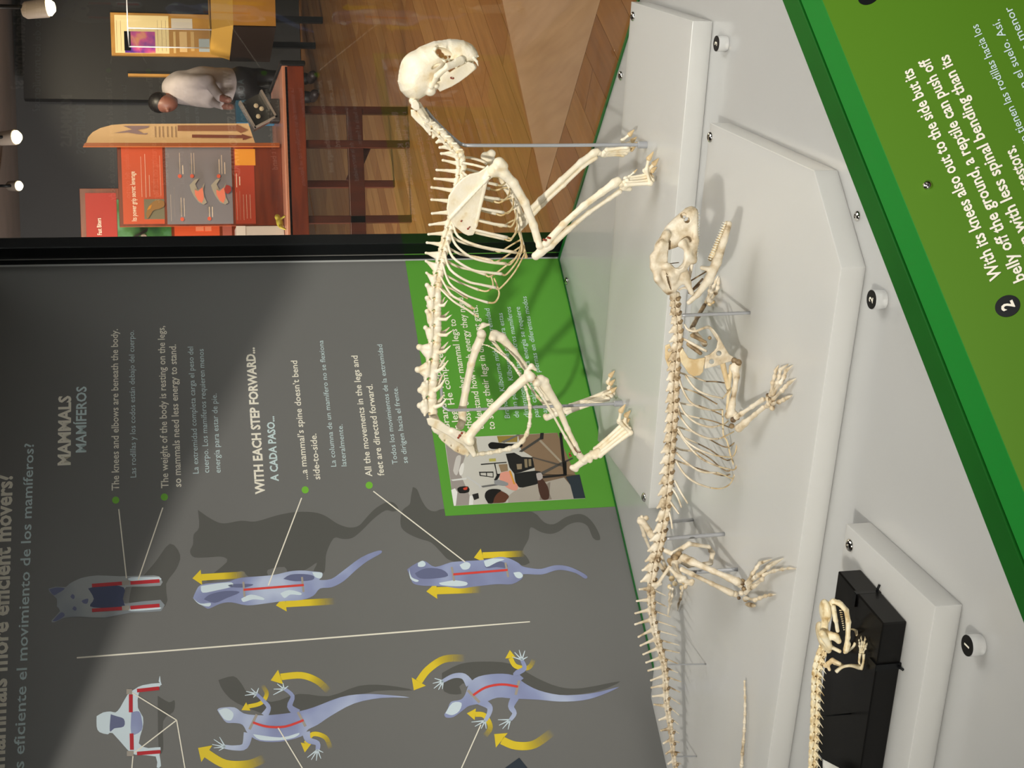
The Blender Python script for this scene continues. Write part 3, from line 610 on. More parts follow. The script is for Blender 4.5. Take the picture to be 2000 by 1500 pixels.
blob('head', [('e', head + (0, -.02, -.11), head + (0, 0, .11), .085, .075), ('c', neck, head, .05, .05), ('s', head + (-.07, -.07, -.02), .018)], .012, flat('skin', 110, 70, 58), vis, .02)
blob('hand', [('c', vp(430, 190, -.38), vp(446, 195, -.42), .035, .03)], .01, M['skin'], vis, .02); blob('hand', [('c', vp(436, 206, -.3), vp(450, 208, -.34), .035, .03)], .01, M['skin'], vis, .02)
blob('hair', [('e', head + (.03, .01, -.05), head + (.0, .02, .14), .1, .09), ('-s', head + (-.09, -.1, -.05), .1)], .012, flat('black_hair', 16, 13, 13), vis, .02)
blob('trousers', [('c', pel + (0, 0, 0), pel + (0, 0, -.12), .12, .12), ('c', pel + (-.06, 0, -.1), foot + (-.09, 0, .5), .1, .07), ('c', foot + (-.09, 0, .5), foot + (-.09, .02, .09), .07, .055), ('c', pel + (.06, 0, -.1), foot + (.1, .1, .5), .1, .07), ('c', foot + (.1, .1, .5), foot + (.1, .14, .09), .07, .055)], .018, flat('dark_trousers', 14, 13, 16), vis, .04)
blob('shoe', [('c', foot + (-.09, .04, .045), foot + (-.09, -.14, .04), .045, .04)], .014, flat('shoe', 40, 30, 30), vis, .02); blob('shoe', [('c', foot + (.1, .16, .045), foot + (.1, -.02, .04), .045, .04)], .014, flat('shoe', 40, 30, 30), vis, .02)
# teal folder box on the table behind the tray
pa_, pb_2 = PY(545, 196, 9.1), PY(462, 240, 9.1)
lc = box('teal_box', (pb_2[0], 9.1, tz + .0005), (pa_[0], 9.2, pb_2[2]), flat('teal', 30, 84, 112), None, .004, base=(pa_[0], 9.15, tz)); tag(lc, 'teal box standing on the table behind the clear tray', 'box')
# ================================================================ THE GRAPHIC WALL (prints lie on the panel itself)
TH = .012
gp_root = empty('graphic_wall_panel', (W1[0] - Ws[0] * .7, W1[1] - Ws[1] * .7, ZD), 'tall grey printed wall panel with cat and lizard movement diagrams at the back of the case', 'sign')
V, Fc = frame_box(W1 - Ws * 1.55 + np.array([0, 0, .0005]), Ws, -Wn, ZZ, 1.555, TH, 1.3); mk('panel_sheet', V, Fc, M['wallgrey'], gp_root)
V, Fc = frame_box(W1 + Ws * .0052 + np.array([0, 0, .0005]), Ws, -Wn, ZZ, .0035, TH, 1.3); mk('panel_edge', V, Fc, M['panel_edge'], gp_root)
def wp(x, y, l=0): return Pp(x, y, W1 + Wn * 0, Wn) + Wn * l * .0001
def tri_print(name, pts3, nrm, m, parent, fade=None):
    u = uz(np.cross((0, 0, 1), nrm)); v = np.cross(nrm, u); q = [(p @ u, p @ v) for p in pts3]
    t = tessellate_polygon([[Vector((a, b, 0)) for a, b in q]]); Fc = []
    for f in t:
        a, b, c = [q[i] for i in f]; cr = (b[0] - a[0]) * (c[1] - a[1]) - (c[0] - a[0]) * (b[1] - a[1]); Fc.append(tuple(f) if cr > 0 else tuple(f)[::-1])
    o = mk(name, pts3, Fc, m, parent)
    if fade is not None:
        at = o.data.attributes.new('fade', 'FLOAT', 'POINT'); at.data.foreach_set('value', np.array(fade, np.float32))
    return o
def wpoly(name, pts, m, parent, l=3, sc=1, off=(0, 0), sub=0):
    if sub: pts = [tuple(p) for p in catmull([np.array(p, float) for p in list(pts) + [pts[0]]], sub)[:-1]]
    return tri_print(name, [wp(off[0] + x / sc, off[1] + y / sc, l) for x, y in pts], Wn, m, parent)
def wstroke(name, pts, w, m, parent, l=4, sc=1, off=(0, 0), sub=3, head=None, fade=False, taper=None):
    """painted stroke w picture px wide (list: width at each point); head = arrow tip"""
    W_ = list(w) if hasattr(w, '__len__') else [w] * len(pts)
    P = catmull([np.array([off[0] + x / sc, off[1] + y / sc, ww]) for (x, y), ww in zip(pts, W_)], sub); A = []; B = []; n = len(P)
    for i, p in enumerate(P):
        t = P[min(i + 1, n - 1)][:2] - P[max(i - 1, 0)][:2]; t = t / (np.linalg.norm(t) + 1e-9); q = np.array([-t[1], t[0]]) * p[2] / 2; A.append(p[:2] + q); B.append(p[:2] - q)
    V = [wp(*a, l) for a in A] + [wp(*b, l) for b in B]; fd = [i / (n - 1) for i in range(n)] * 2; Fc = [(i, i + 1, n + i + 1, n + i) for i in range(n - 1)]
    if head:
        tip = np.array([off[0] + head[0] / sc, off[1] + head[1] / sc]); t = tip - P[-1][:2]; t = t / np.linalg.norm(t); q = np.array([-t[1], t[0]]) * P[-1][2] * 1.15
        k = len(V); V += [wp(*(P[-1][:2] + q), l), wp(*(P[-1][:2] - q), l), wp(*tip, l)]; Fc.append((k, k + 1, k + 2)); fd += [1, 1, 1]
    o = mk(name, V, Fc, m, parent)
    if fade:
        fd = [min(1, f * 1.9) for f in fd]; at = o.data.attributes.new('fade', 'FLOAT', 'POINT'); at.data.foreach_set('value', np.array(fd, np.float32))
    return o
# ---- lettering
PEND = []
def text3(s, A, B, nrm, cap, m, parent, bold=.0, lift=.0004, name='lettering', xs=None, center=False):
    cu = bpy.data.curves.new('t', 'FONT'); cu.body = s; cu.size = 1; cu.resolution_u = 2; cu.offset = bold; cu.fill_mode = 'BOTH'
    o = bpy.data.objects.new('t', cu); C.objects.link(o); PEND.append((o, A, B, nrm, cap, m, parent, lift, name, xs, center))
def flush_text():
    bpy.context.view_layer.update(); dg = bpy.context.evaluated_depsgraph_get()
    for o, A, B, nrm, cap, m, parent, lift, name, xs, center in PEND:
        me = bpy.data.meshes.new_from_object(o.evaluated_get(dg)); n = len(me.vertices); co = np.zeros(n * 3, np.float32); me.vertices.foreach_get('co', co); co = co.reshape(-1, 3)
        x0, x1 = co[:, 0].min(), co[:, 0].max(); xd = uz(np.array(B) - np.array(A)); up = np.cross(nrm, xd); sy = cap / .70
        sx = np.linalg.norm(np.array(B) - np.array(A)) / (x1 - x0) if xs is None else xs
        X_ = (co[:, 0] - x0) * sx; Y_ = co[:, 1] * sy
        if center: X_ = X_ - (x1 - x0) * sx / 2; Y_ = Y_ - (co[:, 1].max() + co[:, 1].min()) / 2 * sy
        W = np.array(A) + X_[:, None] * xd + Y_[:, None] * up + nrm * lift - rootloc(parent)
        me.vertices.foreach_set('co', W.astype(np.float32).ravel()); me.update(); me.materials.clear(); me.materials.append(m)
        q = bpy.data.objects.new(name, me); C.objects.link(q); q.parent = parent
    for t in PEND: cu = t[0].data; bpy.data.objects.remove(t[0]); bpy.data.curves.remove(cu)
    PEND.clear()
def wt(s, x0, y0, x1, y1, cap, m='print_white', bold=.012, parent=None, l=4):
    A = wp(x0, y0); B = wp(x1, y1); c = np.linalg.norm(wp(x0 - cap, y0) - A); text3(s, A, B, Wn, c, M[m], parent or gp_root, bold, l * .0001)
pb_, pw_ = 'print_blue', 'print_white'
wt('mammals more efficient movers?', 8, 1500, 24, 927, 34, pw_, .03)
wt('s eficiente el movimiento de los mamíferos?', 46.6, 1500, 66, 866, 21, pb_, .012)
wt('MAMMALS', 137, 908.5, 138, 773, 24, pw_, .035); wt('MAMÍFEROS', 168, 883.6, 168.6, 755, 20, pb_, .022)
wt('The knees and elbows are beneath the body.', 232.5, 958, 230, 643, 14.5); wt('Las rodillas y los codos están debajo del cuerpo.', 266, 932.5, 261.6, 646, 11.5, pb_, 0)
wt('The weight of the body is resting on the legs,', 329, 953.5, 321, 637, 14.5); wt('so mammals need less energy to stand.', 354, 951, 343.5, 673, 14.5)
wt('La extremidad completa carga el peso del', 388, 925, 377, 677.5, 11.5, pb_, 0); wt('cuerpo. Los mamíferos requieren menos', 408.6, 923.5, 397.5, 682, 11.5, pb_, 0)
wt('energía para estar de pie.', 431, 923.5, 423, 769, 11.5, pb_, 0)
wt('WITH EACH STEP FORWARD...', 517, 965, 496.7, 678.7, 18, pw_, .035); wt('A CADA PASO...', 544, 940, 535, 813, 15, pb_, .03)
wt('...a mammal’s spine doesn’t bend', 601.5, 936.5, 580, 704.5, 13); wt('side-to-side.', 625.5, 936.5, 617.5, 847, 13)
wt('La columna de un mamífero no se flexiona', 656.7, 911.5, 631, 665, 10.5, pb_, 0); wt('lateralmente.', 677, 910.7, 668.7, 829, 10.5, pb_, 0)
wt('All the movements in the legs and', 727, 930.7, 698, 694.7, 13); wt('feet are directed forward.', 750.5, 929, 727, 750.7, 13)
wt('Todos los movimientos de la extremidad', 776.7, 906.7, 746, 673, 10.5, pb_, 0); wt('se dirigen hacia el frente.', 796.7, 904.5, 776, 756, 10.5, pb_, 0)
for x, y in ((226, 977), (321, 971), (596, 957), (721, 948)):
    wpoly('bullet', [(x + 7 * math.cos(a), y + 7 * math.sin(a)) for a in np.arange(16) * math.pi / 8], M['print_bullet'], gp_root)
for pts in ([(232, 995), (247, 1130)], [(318, 992), (270, 1133)], [(589, 973), (524, 1144)], [(729, 960), (908, 1098)], [(257, 1353), (345, 1407), (262, 1471)], [(345, 1407), (361, 1500), (366, 1530)], [(260, 1474), (255, 1530)], [(543, 1422), (608, 1530)], [(939, 1416), (888, 1530)]):
    for i in range(len(pts) - 1): wstroke('leader_line', pts[i:i + 2], 2.3, M['print_white'], gp_root, 9, sub=1)
wstroke('divider_line', [(150, 1285), (300, 1273.5), (880, 1227), (1035, 1214.5)], [3, 3, 3, 2], M['print_white'], gp_root, 4, sub=1)
wpoly('dark_square', [(986, 1500), (1014, 1480), (1030, 1500), (1020, 1530)], flat('ink_blue', 44, 54, 66), gp_root, 5)
# ---- walking cats seen from above
c1 = empty('walking_cat_diagram', wp(550, 1140), None); c1.parent = gp_root; c1.location = tuple(np.array(wp(550, 1140)) - np.array(gp_root.location))
# pieces of a diagram are sub-parts; the group itself is one printed body mesh
bpy.data.objects.remove(c1)
def diagram(body_pts, sc, off, shadow, name, l=5, m='print_body', subp=3):
    b = wpoly(name, body_pts, M[m], gp_root, l, sc, off, subp)
    if shadow: wpoly('printed_shadow', shadow, M['print_shadow'], b, 1, sc, off, 3)
    return b
o4 = (330, 950); s4 = 4.255
d1 = diagram([(200, 930), (220, 880), (265, 820), (400, 800), (500, 790), (600, 760), (850, 740), (1000, 708), (1100, 700), (1200, 708), (1272, 718), (1272, 755), (1250, 778), (1350, 770), (1450, 700), (1600, 590), (1740, 535), (1765, 555), (1650, 622), (1550, 700), (1450, 790), (1350, 840), (1255, 850), (1200, 910), (1100, 945), (950, 955), (800, 975), (650, 990), (520, 965), (430, 975), (340, 1015), (305, 1010), (240, 965)], s4, o4,
    [(240, 195), (350, 270), (450, 308), (600, 285), (720, 292), (900, 240), (1050, 213), (1200, 215), (1300, 245), (1400, 310), (1500, 342), (1580, 325), (1640, 260), (1720, 180), (1820, 128), (1880, 145), (1905, 190), (1860, 210), (1800, 200), (1700, 270), (1600, 370), (1520, 430), (1440, 437), (1370, 430), (1310, 550), (1300, 650), (1285, 720), (1200, 715), (1230, 635), (1140, 690), (1000, 730), (960, 670), (820, 695), (815, 750), (660, 750), (600, 700), (400, 780), (310, 775), (480, 630), (440, 585), (330, 590), (210, 590), (175, 540), (200, 480), (205, 400), (250, 340)], 'walking_cat_print')
def extras(d, sc, off, lst):
    for nm, pts, m, l in lst: wpoly(nm, pts, M[m], d, l, sc, off, 3)
extras(d1, s4, o4, [('dark_patch', [(950, 770), (1010, 735), (1120, 730), (1200, 745), (1190, 780), (1050, 790)], 'print_body_dark', 6), ('light_patch', [(265, 830), (400, 808), (520, 800), (520, 835), (400, 865), (280, 885)], 'print_body_light', 6), ('light_patch', [(600, 935), (680, 900), (780, 925), (785, 945), (700, 940), (620, 962)], 'print_body_light', 6), ('light_patch', [(925, 890), (1000, 862), (1095, 885), (1090, 905), (1010, 900), (960, 930)], 'print_body_light', 6), ('light_patch', [(200, 930), (260, 975), (345, 970), (330, 1000), (250, 980)], 'print_body_light', 6), ('dark_patch', [(290, 940), (340, 900), (470, 870), (590, 880), (480, 930), (380, 970)], 'print_body_dark', 6), ('light_patch', [(1190, 715), (1270, 720), (1262, 765), (1215, 755)], 'print_body_light', 7), ('dark_patch', [(490, 822), (560, 812), (700, 815), (640, 840), (520, 840)], 'print_body_dark', 6)])
wstroke('red_spine', [(620, 862), (1120, 822)], 4.2, M['print_red'], d1, 9, s4, o4, 1); wstroke('girdle_bar', [(618, 795), (628, 920)], 4, M['print_stone'], d1, 8, s4, o4, 1); wstroke('girdle_bar', [(1105, 755), (1118, 880)], 4, M['print_stone'], d1, 8, s4, o4, 1)
wstroke('arrow', [(640, 735), (270, 757)], 13, M['yellow_fade'], d1, 4, s4, o4, 6, head=(195, 765), fade=True); wstroke('arrow', [(1380, 955), (970, 978)], 13, M['yellow_fade'], d1, 4, s4, o4, 6, head=(888, 990), fade=True)
o5 = (750, 940); s5 = 4.0
d2 = diagram([(180, 690), (220, 660), (290, 625), (330, 630), (400, 670), (520, 635), (620, 625), (780, 615), (900, 592), (980, 605), (1050, 640), (1080, 665), (1150, 680), (1230, 685), (1330, 658), (1420, 662), (1500, 690), (1585, 740), (1570, 762), (1500, 720), (1400, 695), (1330, 700), (1230, 730), (1090, 727), (1080, 760), (1000, 805), (880, 805), (700, 825), (590, 838), (450, 820), (310, 818), (230, 800), (205, 750)], s5, o5,
    [(225, 45), (260, 65), (290, 140), (340, 215), (400, 235), (470, 215), (700, 225), (950, 220), (1160, 240), (1250, 320), (1330, 335), (1420, 280), (1520, 255), (1590, 280), (1650, 350), (1690, 440), (1670, 462), (1630, 440), (1590, 350), (1520, 320), (1440, 340), (1370, 390), (1300, 412), (1220, 395), (1145, 360), (1130, 450), (1080, 550), (1115, 590), (1105, 655), (700, 650), (520, 620), (450, 560), (370, 480), (280, 450), (190, 410), (135, 360), (130, 280), (150, 220), (200, 180), (210, 120)], 'walking_cat_print')
extras(d2, s5, o5, [('light_patch', [(265, 640), (300, 622), (325, 645), (310, 668), (268, 668)], 'print_body_light', 6), ('light_patch', [(195, 680), (215, 750), (270, 775), (250, 788), (205, 760)], 'print_body_light', 6), ('light_patch', [(430, 795), (520, 778), (560, 775), (645, 790), (640, 815), (560, 822), (450, 812)], 'print_body_light', 6), ('light_patch', [(590, 655), (640, 632), (675, 650), (660, 685), (615, 690)], 'print_body_light', 6), ('dark_patch', [(780, 640), (850, 620), (950, 640), (960, 680), (880, 672), (800, 680)], 'print_body_dark', 6), ('light_patch', [(780, 625), (850, 605), (940, 612), (880, 635), (800, 672)], 'print_body_light', 7), ('light_patch', [(1010, 715), (1060, 710), (1085, 740), (1060, 760), (1030, 750)], 'print_body_light', 6), ('dark_patch', [(240, 720), (330, 680), (450, 690), (500, 740), (400, 760), (280, 760)], 'print_body_dark', 6)])
wstroke('red_spine', [(540, 730), (965, 695)], 4.2, M['print_red'], d2, 9, s5, o5, 1); wstroke('girdle_bar', [(528, 672), (548, 780)], 4, M['print_stone'], d2, 8, s5, o5, 1); wstroke('girdle_bar', [(948, 638), (970, 750)], 4, M['print_stone'], d2, 8, s5, o5, 1)
wstroke('arrow', [(1100, 566), (770, 580)], 12, M['yellow_fade'], d2, 4, s5, o5, 6, head=(702, 598), fade=True); wstroke('arrow', [(760, 845), (412, 856)], 14, M['yellow_fade'], d2, 4, s5, o5, 6, head=(330, 862), fade=True)
# ---- front views
o3 = (0, 950); s3 = 2.728
d3 = diagram([(260, 545), (300, 535), (350, 537), (370, 520), (430, 490), (520, 475), (640, 480), (820, 475), (855, 490), (855, 530), (700, 535), (665, 545), (655, 600), (670, 625), (855, 605), (858, 665), (700, 672), (560, 700), (430, 695), (350, 700), (290, 725), (275, 715), (320, 665), (303, 640), (303, 600), (265, 565)], s3, o3, [(700, 540), (760, 480), (830, 400), (905, 305), (960, 365), (940, 440), (885, 520), (880, 640), (700, 645)], 'front_cat_print', 5, 'print_body_grey', 2)
extras(d3, s3, o3, [('dark_patch', [(470, 545), (560, 525), (660, 540), (655, 600), (662, 655), (560, 650), (480, 640), (500, 600)], 'print_body_navy', 6), ('light_patch', [(850, 485), (700, 485), (700, 505), (850, 500)], 'print_body_light', 6), ('light_patch', [(850, 655), (700, 665), (700, 650), (850, 645)], 'print_body_light', 6), ('dark_patch', [(262, 550), (300, 540), (345, 545), (310, 570), (285, 580)], 'print_body_dark', 6), ('dark_patch', [(280, 718), (325, 672), (345, 690), (300, 718)], 'print_body_dark', 6), ('eye', [(375, 590), (385, 575), (398, 585), (392, 602)], 'print_body_dark', 7), ('eye', [(385, 655), (395, 640), (408, 650), (402, 664)], 'print_body_dark', 7), ('nose', [(435, 612), (445, 605), (470, 600), (465, 625), (445, 624)], 'print_body_dark', 7)])
for a, b in (((490, 530), (650, 518)), ((695, 516), (850, 505)), ((490, 662), (650, 652)), ((695, 648), (850, 636))): wstroke('red_limb_bar', [a, b], 7, M['print_darkred'], d3, 9, s3, o3, 1)
for a, b in (((650, 516), (690, 514)), ((650, 651), (690, 648))): wstroke('joint', [a, b], 9, M['print_stone'], d3, 10, s3, o3, 1)
d4 = diagram([(515, 1225), (550, 1205), (590, 1200), (615, 1205), (640, 1180), (680, 1110), (720, 1080), (760, 1060), (850, 1048), (850, 1068), (780, 1085), (740, 1100), (735, 1180), (762, 1230), (760, 1290), (740, 1370), (790, 1395), (855, 1390), (850, 1430), (858, 1490), (835, 1498), (830, 1440), (720, 1430), (680, 1405), (600, 1315), (575, 1322), (530, 1310), (515, 1280)], s3, o3, [(840, 1115), (900, 1150), (930, 1140), (925, 1200), (870, 1250), (870, 1400), (845, 1400)], 'front_lizard_print', 5, 'print_body_light', 2)
extras(d4, s3, o3, [('dark_patch', [(590, 1215), (620, 1225), (660, 1240), (660, 1280), (610, 1290), (585, 1305)], 'print_body_dark', 6), ('dark_patch', [(700, 1205), (740, 1200), (755, 1240), (755, 1300), (700, 1320)], 'print_body', 6), ('light_patch', [(845, 1040), (852, 1010), (856, 1040), (862, 1060)], 'print_body_light', 6)])
for a, b, w in (((697, 1205), (697, 1110), 7.5), ((730, 1090), (848, 1077), 7), ((701, 1318), (703, 1405), 7.5), ((730, 1425), (855, 1415), 7)): wstroke('red_limb_bar', [a, b], w, M['print_darkred'], d4, 9, s3, o3, 1)
for a, b in (((674, 1095), (704, 1095)), ((676, 1425), (712, 1425))): wstroke('joint', [a, b], 10, M['print_stone'], d4, 10, s3, o3, 1)
# ---- lizards from above
o6 = (350, 1200); s6 = 2.2222
def hand(d, base, tips):
    for t in tips: wstroke('digit', [base, t], [3.2, 1.2], M['print_body_light'], d, 6, s6, o6, 1)
d5 = diagram([(165, 415), (180, 406), (240, 404), (280, 430), (340, 438), (400, 437), (500, 425), (580, 405), (700, 360), (800, 346), (900, 350), (1000, 361), (880, 363), (760, 387), (660, 440), (600, 480), (560, 500), (530, 530), (440, 553), (350, 550), (300, 520), (275, 480), (240, 472), (205, 470), (180, 440)], s6, o6, [(170, 285), (235, 268), (270, 300), (300, 340), (400, 380), (520, 345), (650, 355), (780, 310), (900, 308), (1015, 330), (850, 333), (700, 380), (500, 430), (400, 440), (250, 385), (190, 330)], 'crawling_lizard_print', 5, 'print_body', 3)
for pts, w in (([(370, 440), (388, 405), (365, 375), (335, 345)], [14, 9, 7, 6]), ([(515, 430), (480, 400), (492, 355), (455, 322)], [16, 11, 8, 7]), ([(300, 515), (285, 572), (240, 580), (198, 575)], [18, 13, 10, 8]), ([(550, 510), (560, 545), (600, 560), (600, 590)], [16, 12, 10, 8])): wstroke('limb', pts, w, M['print_body'], d5, 5.5, s6, o6, 4)
hand(d5, (335, 345), [(285, 352), (290, 335), (312, 322), (345, 320), (322, 362)]); hand(d5, (455, 325), [(408, 350), (410, 325), (425, 302), (450, 298), (473, 312)]); hand(d5, (200, 576), [(143, 565), (150, 543), (175, 533), (150, 580), (172, 592)]); hand(d5, (600, 588), [(556, 622), (573, 632), (595, 636), (615, 627), (625, 600)])
wpoly('light_patch', [(170, 418), (205, 408), (235, 430), (225, 460), (195, 455)], M['print_body_light'], d5, 6, s6, o6, 3); wpoly('light_patch', [(320, 520), (440, 535), (520, 515), (500, 535), (430, 548), (350, 545)], M['print_body_light'], d5, 6, s6, o6, 3)
wstroke('red_spine', [(320, 470), (380, 488), (460, 488), (540, 460)], 4.4, M['print_red'], d5, 9, s6, o6, 4); wstroke('girdle_bar', [(337, 435), (305, 500)], 5, M['print_stone'], d5, 8, s6, o6, 1); wstroke('girdle_bar', [(515, 425), (548, 487)], 5, M['print_stone'], d5, 8, s6, o6, 1)
d6 = diagram([(1150, 435), (1165, 410), (1180, 380), (1220, 371), (1240, 350), (1260, 300), (1300, 270), (1380, 258), (1450, 265), (1500, 300), (1560, 330), (1650, 350), (1750, 348), (1830, 335), (1910, 315), (1830, 352), (1750, 374), (1650, 379), (1560, 371), (1450, 366), (1380, 362), (1320, 385), (1260, 397), (1232, 416), (1190, 446), (1158, 448)], s6, o6, [(1140, 255), (1220, 215), (1320, 205), (1440, 215), (1550, 275), (1650, 315), (1750, 320), (1915, 290), (1800, 337), (1600, 350), (1450, 300), (1230, 300), (1225, 345), (1150, 335)], 'crawling_lizard_print', 5, 'print_body', 3)
for pts, w in (([(1262, 305), (1235, 270), (1190, 268), (1145, 290)], [17, 12, 9, 7]), ([(1480, 290), (1462, 260), (1498, 235), (1487, 198)], [17, 12, 9, 7]), ([(1300, 375), (1345, 400), (1345, 430), (1328, 462)], [15, 12, 9, 7]), ([(1458, 360), (1440, 400), (1455, 430), (1437, 458)], [16, 12, 9, 7])): wstroke('limb', pts, w, M['print_body'], d6, 5.5, s6, o6, 4)
hand(d6, (1145, 290), [(1100, 300), (1105, 322), (1142, 325), (1108, 278), (1125, 328)]); hand(d6, (1487, 198), [(1445, 185), (1455, 165), (1475, 155), (1500, 158), (1512, 185)]); hand(d6, (1328, 462), [(1268, 468), (1283, 487), (1310, 497), (1332, 497)]); hand(d6, (1437, 458), [(1383, 458), (1388, 482), (1403, 497), (1427, 500)])
wpoly('light_patch', [(1155, 430), (1185, 385), (1225, 385), (1215, 420), (1185, 438)], M['print_body_light'], d6, 6, s6, o6, 3)
wstroke('red_spine', [(1275, 352), (1330, 318), (1400, 305), (1470, 315)], 4.4, M['print_red'], d6, 9, s6, o6, 4); wstroke('girdle_bar', [(1252, 330), (1303, 383)], 5, M['print_stone'], d6, 8, s6, o6, 1); wstroke('girdle_bar', [(1475, 288), (1460, 350)], 5, M['print_stone'], d6, 8, s6, o6, 1)
for d, pts, w, tip in ((d5, [(650, 335), (600, 290), (530, 265), (440, 272)], 13, (397, 287)), (d5, [(360, 308), (380, 345), (355, 385), (300, 400)], 8, (270, 416)), (d5, [(370, 625), (300, 652), (200, 650), (120, 605)], 17, (82, 580)), (d5, [(657, 585), (635, 535), (580, 520), (550, 560)], 9, (545, 600)),
    (d6, [(1240, 190), (1150, 195), (1080, 240), (1040, 292)], 14, (1018, 330)), (d6, [(1540, 195), (1515, 232), (1460, 225), (1438, 190)], 9, (1435, 155)), (d6, [(1325, 530), (1350, 490), (1325, 440), (1285, 434)], 10, (1248, 430)), (d6, [(1620, 510), (1540, 565), (1460, 570), (1400, 547)], 16, (1367, 520))):
    wstroke('arrow', pts, w, M['yellow_fade'], d, 4, s6, o6, 5, head=tip, fade=True)

# ================================================================ green panel with the photograph
cg = [(1191, 994), (870, 1008), (795, 515), (1092, 508.5)]
G3 = [wp(x, y) for x, y in cg]; gtop = G3[1][2]; gb = ZD + .0008; gl0 = G3[1]; gr0 = W1 + Ws * .005
gpan = empty('green_info_panel', ((gl0 + gr0) / 2 * np.array([1, 1, 0]) + np.array([0, 0, ZD])), 'leaf-green info panel with a small laboratory photograph behind the cat skeleton legs', 'sign')
wl_ = np.linalg.norm((gr0 - gl0)[:2]); V, Fc = frame_box(np.array([gl0[0], gl0[1], gb]) + Wn * .00005, Ws, Wn, ZZ, wl_, .0006, gtop - gb); mk('panel_face', V, Fc, M['print_green'], gpan)
GL = 8
def gt(s, x0, y0, x1, y1, cap, m='print_white', bold=.008): wt(s, x0, y0, x1, y1, cap, m, bold, gpan, GL)
gt('Brandon Kilbourne measures a', 879, 838, 838, 581, 13.5); gt('r leg. He compares its', 899, 838, 857, 660, 13.5); gt('those of other mammal legs to', 923, 838, 889, 624, 13.5)
gt('understand how much energy they need', 945, 838, 904, 582, 13.5); gt('to swing their legs in different gaits.', 967, 839.5, 932, 597, 13.5)
for s_, a, b in (('Brandon Kilbourne mide la extremidad', (996, 817), (955.5, 603)), ('de un puma. Kilbourne compara estas', (1014, 816), (981, 612)), ('dimensiones con las de otros mamíferos', (1033.5, 815), (997, 600)), ('para calcular cuánta energía se requiere', (1053, 815), (1015, 600)), ('para mover las piernas en diferentes modos', (1070, 813), (1028, 579.5)), ('al andar.', (1086, 813), (1078, 765))):
    gt(s_, *a, *b, 10.5, 'print_blue', 0)
# the printed photograph: a person at a work bench, seen from behind
o7 = (860, 830); s7 = 6.667
ph = wpoly('photograph', [(60, 250), (175, 1058), (1885, 960), (1520, 105), (380, 160), (50, 180)], flat('photo_wall', 205, 203, 196), gpan, GL, s7, o7)
def pf(nm, pts, c, l=1, sub=0): return wpoly(nm, pts, flat('photo_%d_%d_%d' % c, *c), ph, GL + l, s7, o7, sub)
pf('photo_ceiling', [(60, 200), (250, 180), (320, 420), (250, 620), (370, 900), (430, 1040), (172, 1056), (120, 640)], (158, 150, 146))
pf('photo_floor', [(1010, 135), (1520, 106), (1840, 840), (1600, 700), (1240, 640), (1200, 420), (1050, 330)], (140, 116, 92))
pf('photo_floor', [(1250, 640), (1650, 650), (1800, 655), (1700, 790), (1300, 800)], (128, 106, 86))
pf('light_fitting', [(140, 850), (190, 830), (222, 880), (200, 1055), (176, 1058)], (238, 238, 236), 2); pf('light_fitting', [(380, 930), (425, 920), (428, 1045), (370, 1048)], (232, 232, 230), 2)
pf('beam_lamp', [(240, 600), (270, 520), (300, 500), (310, 540), (290, 640), (255, 660)], (232, 230, 226), 2, 3)
pf('ceiling_duct', [(165, 600), (200, 440), (235, 400), (270, 430), (225, 640), (190, 650)], (206, 202, 198), 2, 3)
pf('bookcase', [(735, 150), (1005, 140), (1000, 225), (760, 235)], (150, 128, 60), 2); pf('dark_shape', [(620, 260), (660, 230), (740, 235), (900, 250), (1050, 250), (1050, 295), (850, 305), (700, 320), (640, 305)], (14, 13, 12), 3, 3)
pf('monitor', [(850, 380), (960, 365), (1060, 420), (1200, 430), (1225, 560), (1050, 620), (960, 640), (900, 560)], (28, 28, 28), 2); pf('box_stack', [(990, 515), (1060, 510), (1060, 580), (1000, 585)], (150, 134, 110), 3); pf('box_stack', [(1090, 450), (1130, 448), (1135, 560), (1100, 560)], (140, 126, 100), 3); pf('box_stack', [(1145, 450), (1180, 448), (1185, 540), (1150, 545)], (140, 126, 100), 3)
pf('machine', [(960, 640), (1230, 600), (1330, 640), (1290, 760), (1090, 820), (990, 790)], (26, 28, 28), 2, 2); pf('cardboard', [(755, 520), (870, 512), (880, 600), (790, 620)], (146, 124, 96), 3); pf('wall_bar', [(525, 512), (860, 485), (862, 497), (528, 527)], (30, 30, 30), 3)
pf('yellow_note', [(632, 445), (720, 440), (722, 478), (636, 482)], (186, 178, 92), 3)
for q in ([(500, 615), (690, 612), (690, 628), (505, 630)], [(505, 615), (518, 615), (525, 665), (510, 665)], [(510, 655), (690, 680), (690, 690), (512, 668)], [(592, 620), (604, 620), (608, 680), (596, 678)], [(680, 615), (690, 615), (692, 690), (682, 688)]): pf('picture_frame', q, (42, 42, 42), 3)
pf('pink_specimen', [(780, 630), (890, 610), (930, 700), (1010, 800), (980, 860), (880, 830), (800, 760), (770, 700)], (232, 160, 142), 3, 3); pf('orange_edge', [(890, 600), (915, 600), (975, 780), (950, 775)], (226, 160, 60), 4); pf('cable_loop', [(700, 520), (715, 515), (740, 640), (780, 640), (740, 720), (695, 720), (730, 660)], (24, 24, 26), 4, 2); pf('steel_part', [(700, 730), (760, 720), (880, 760), (860, 800), (760, 790), (705, 775)], (150, 152, 156), 4, 2)
pf('lamp_arm', [(330, 680), (355, 675), (525, 790), (530, 835), (505, 830), (500, 800)], (205, 205, 205), 4); pf('lamp_arm', [(530, 800), (700, 775), (750, 790), (550, 820)], (110, 110, 110), 4); pf('lamp_arm', [(135, 718), (340, 690), (340, 715), (160, 735)], (220, 220, 218), 3)
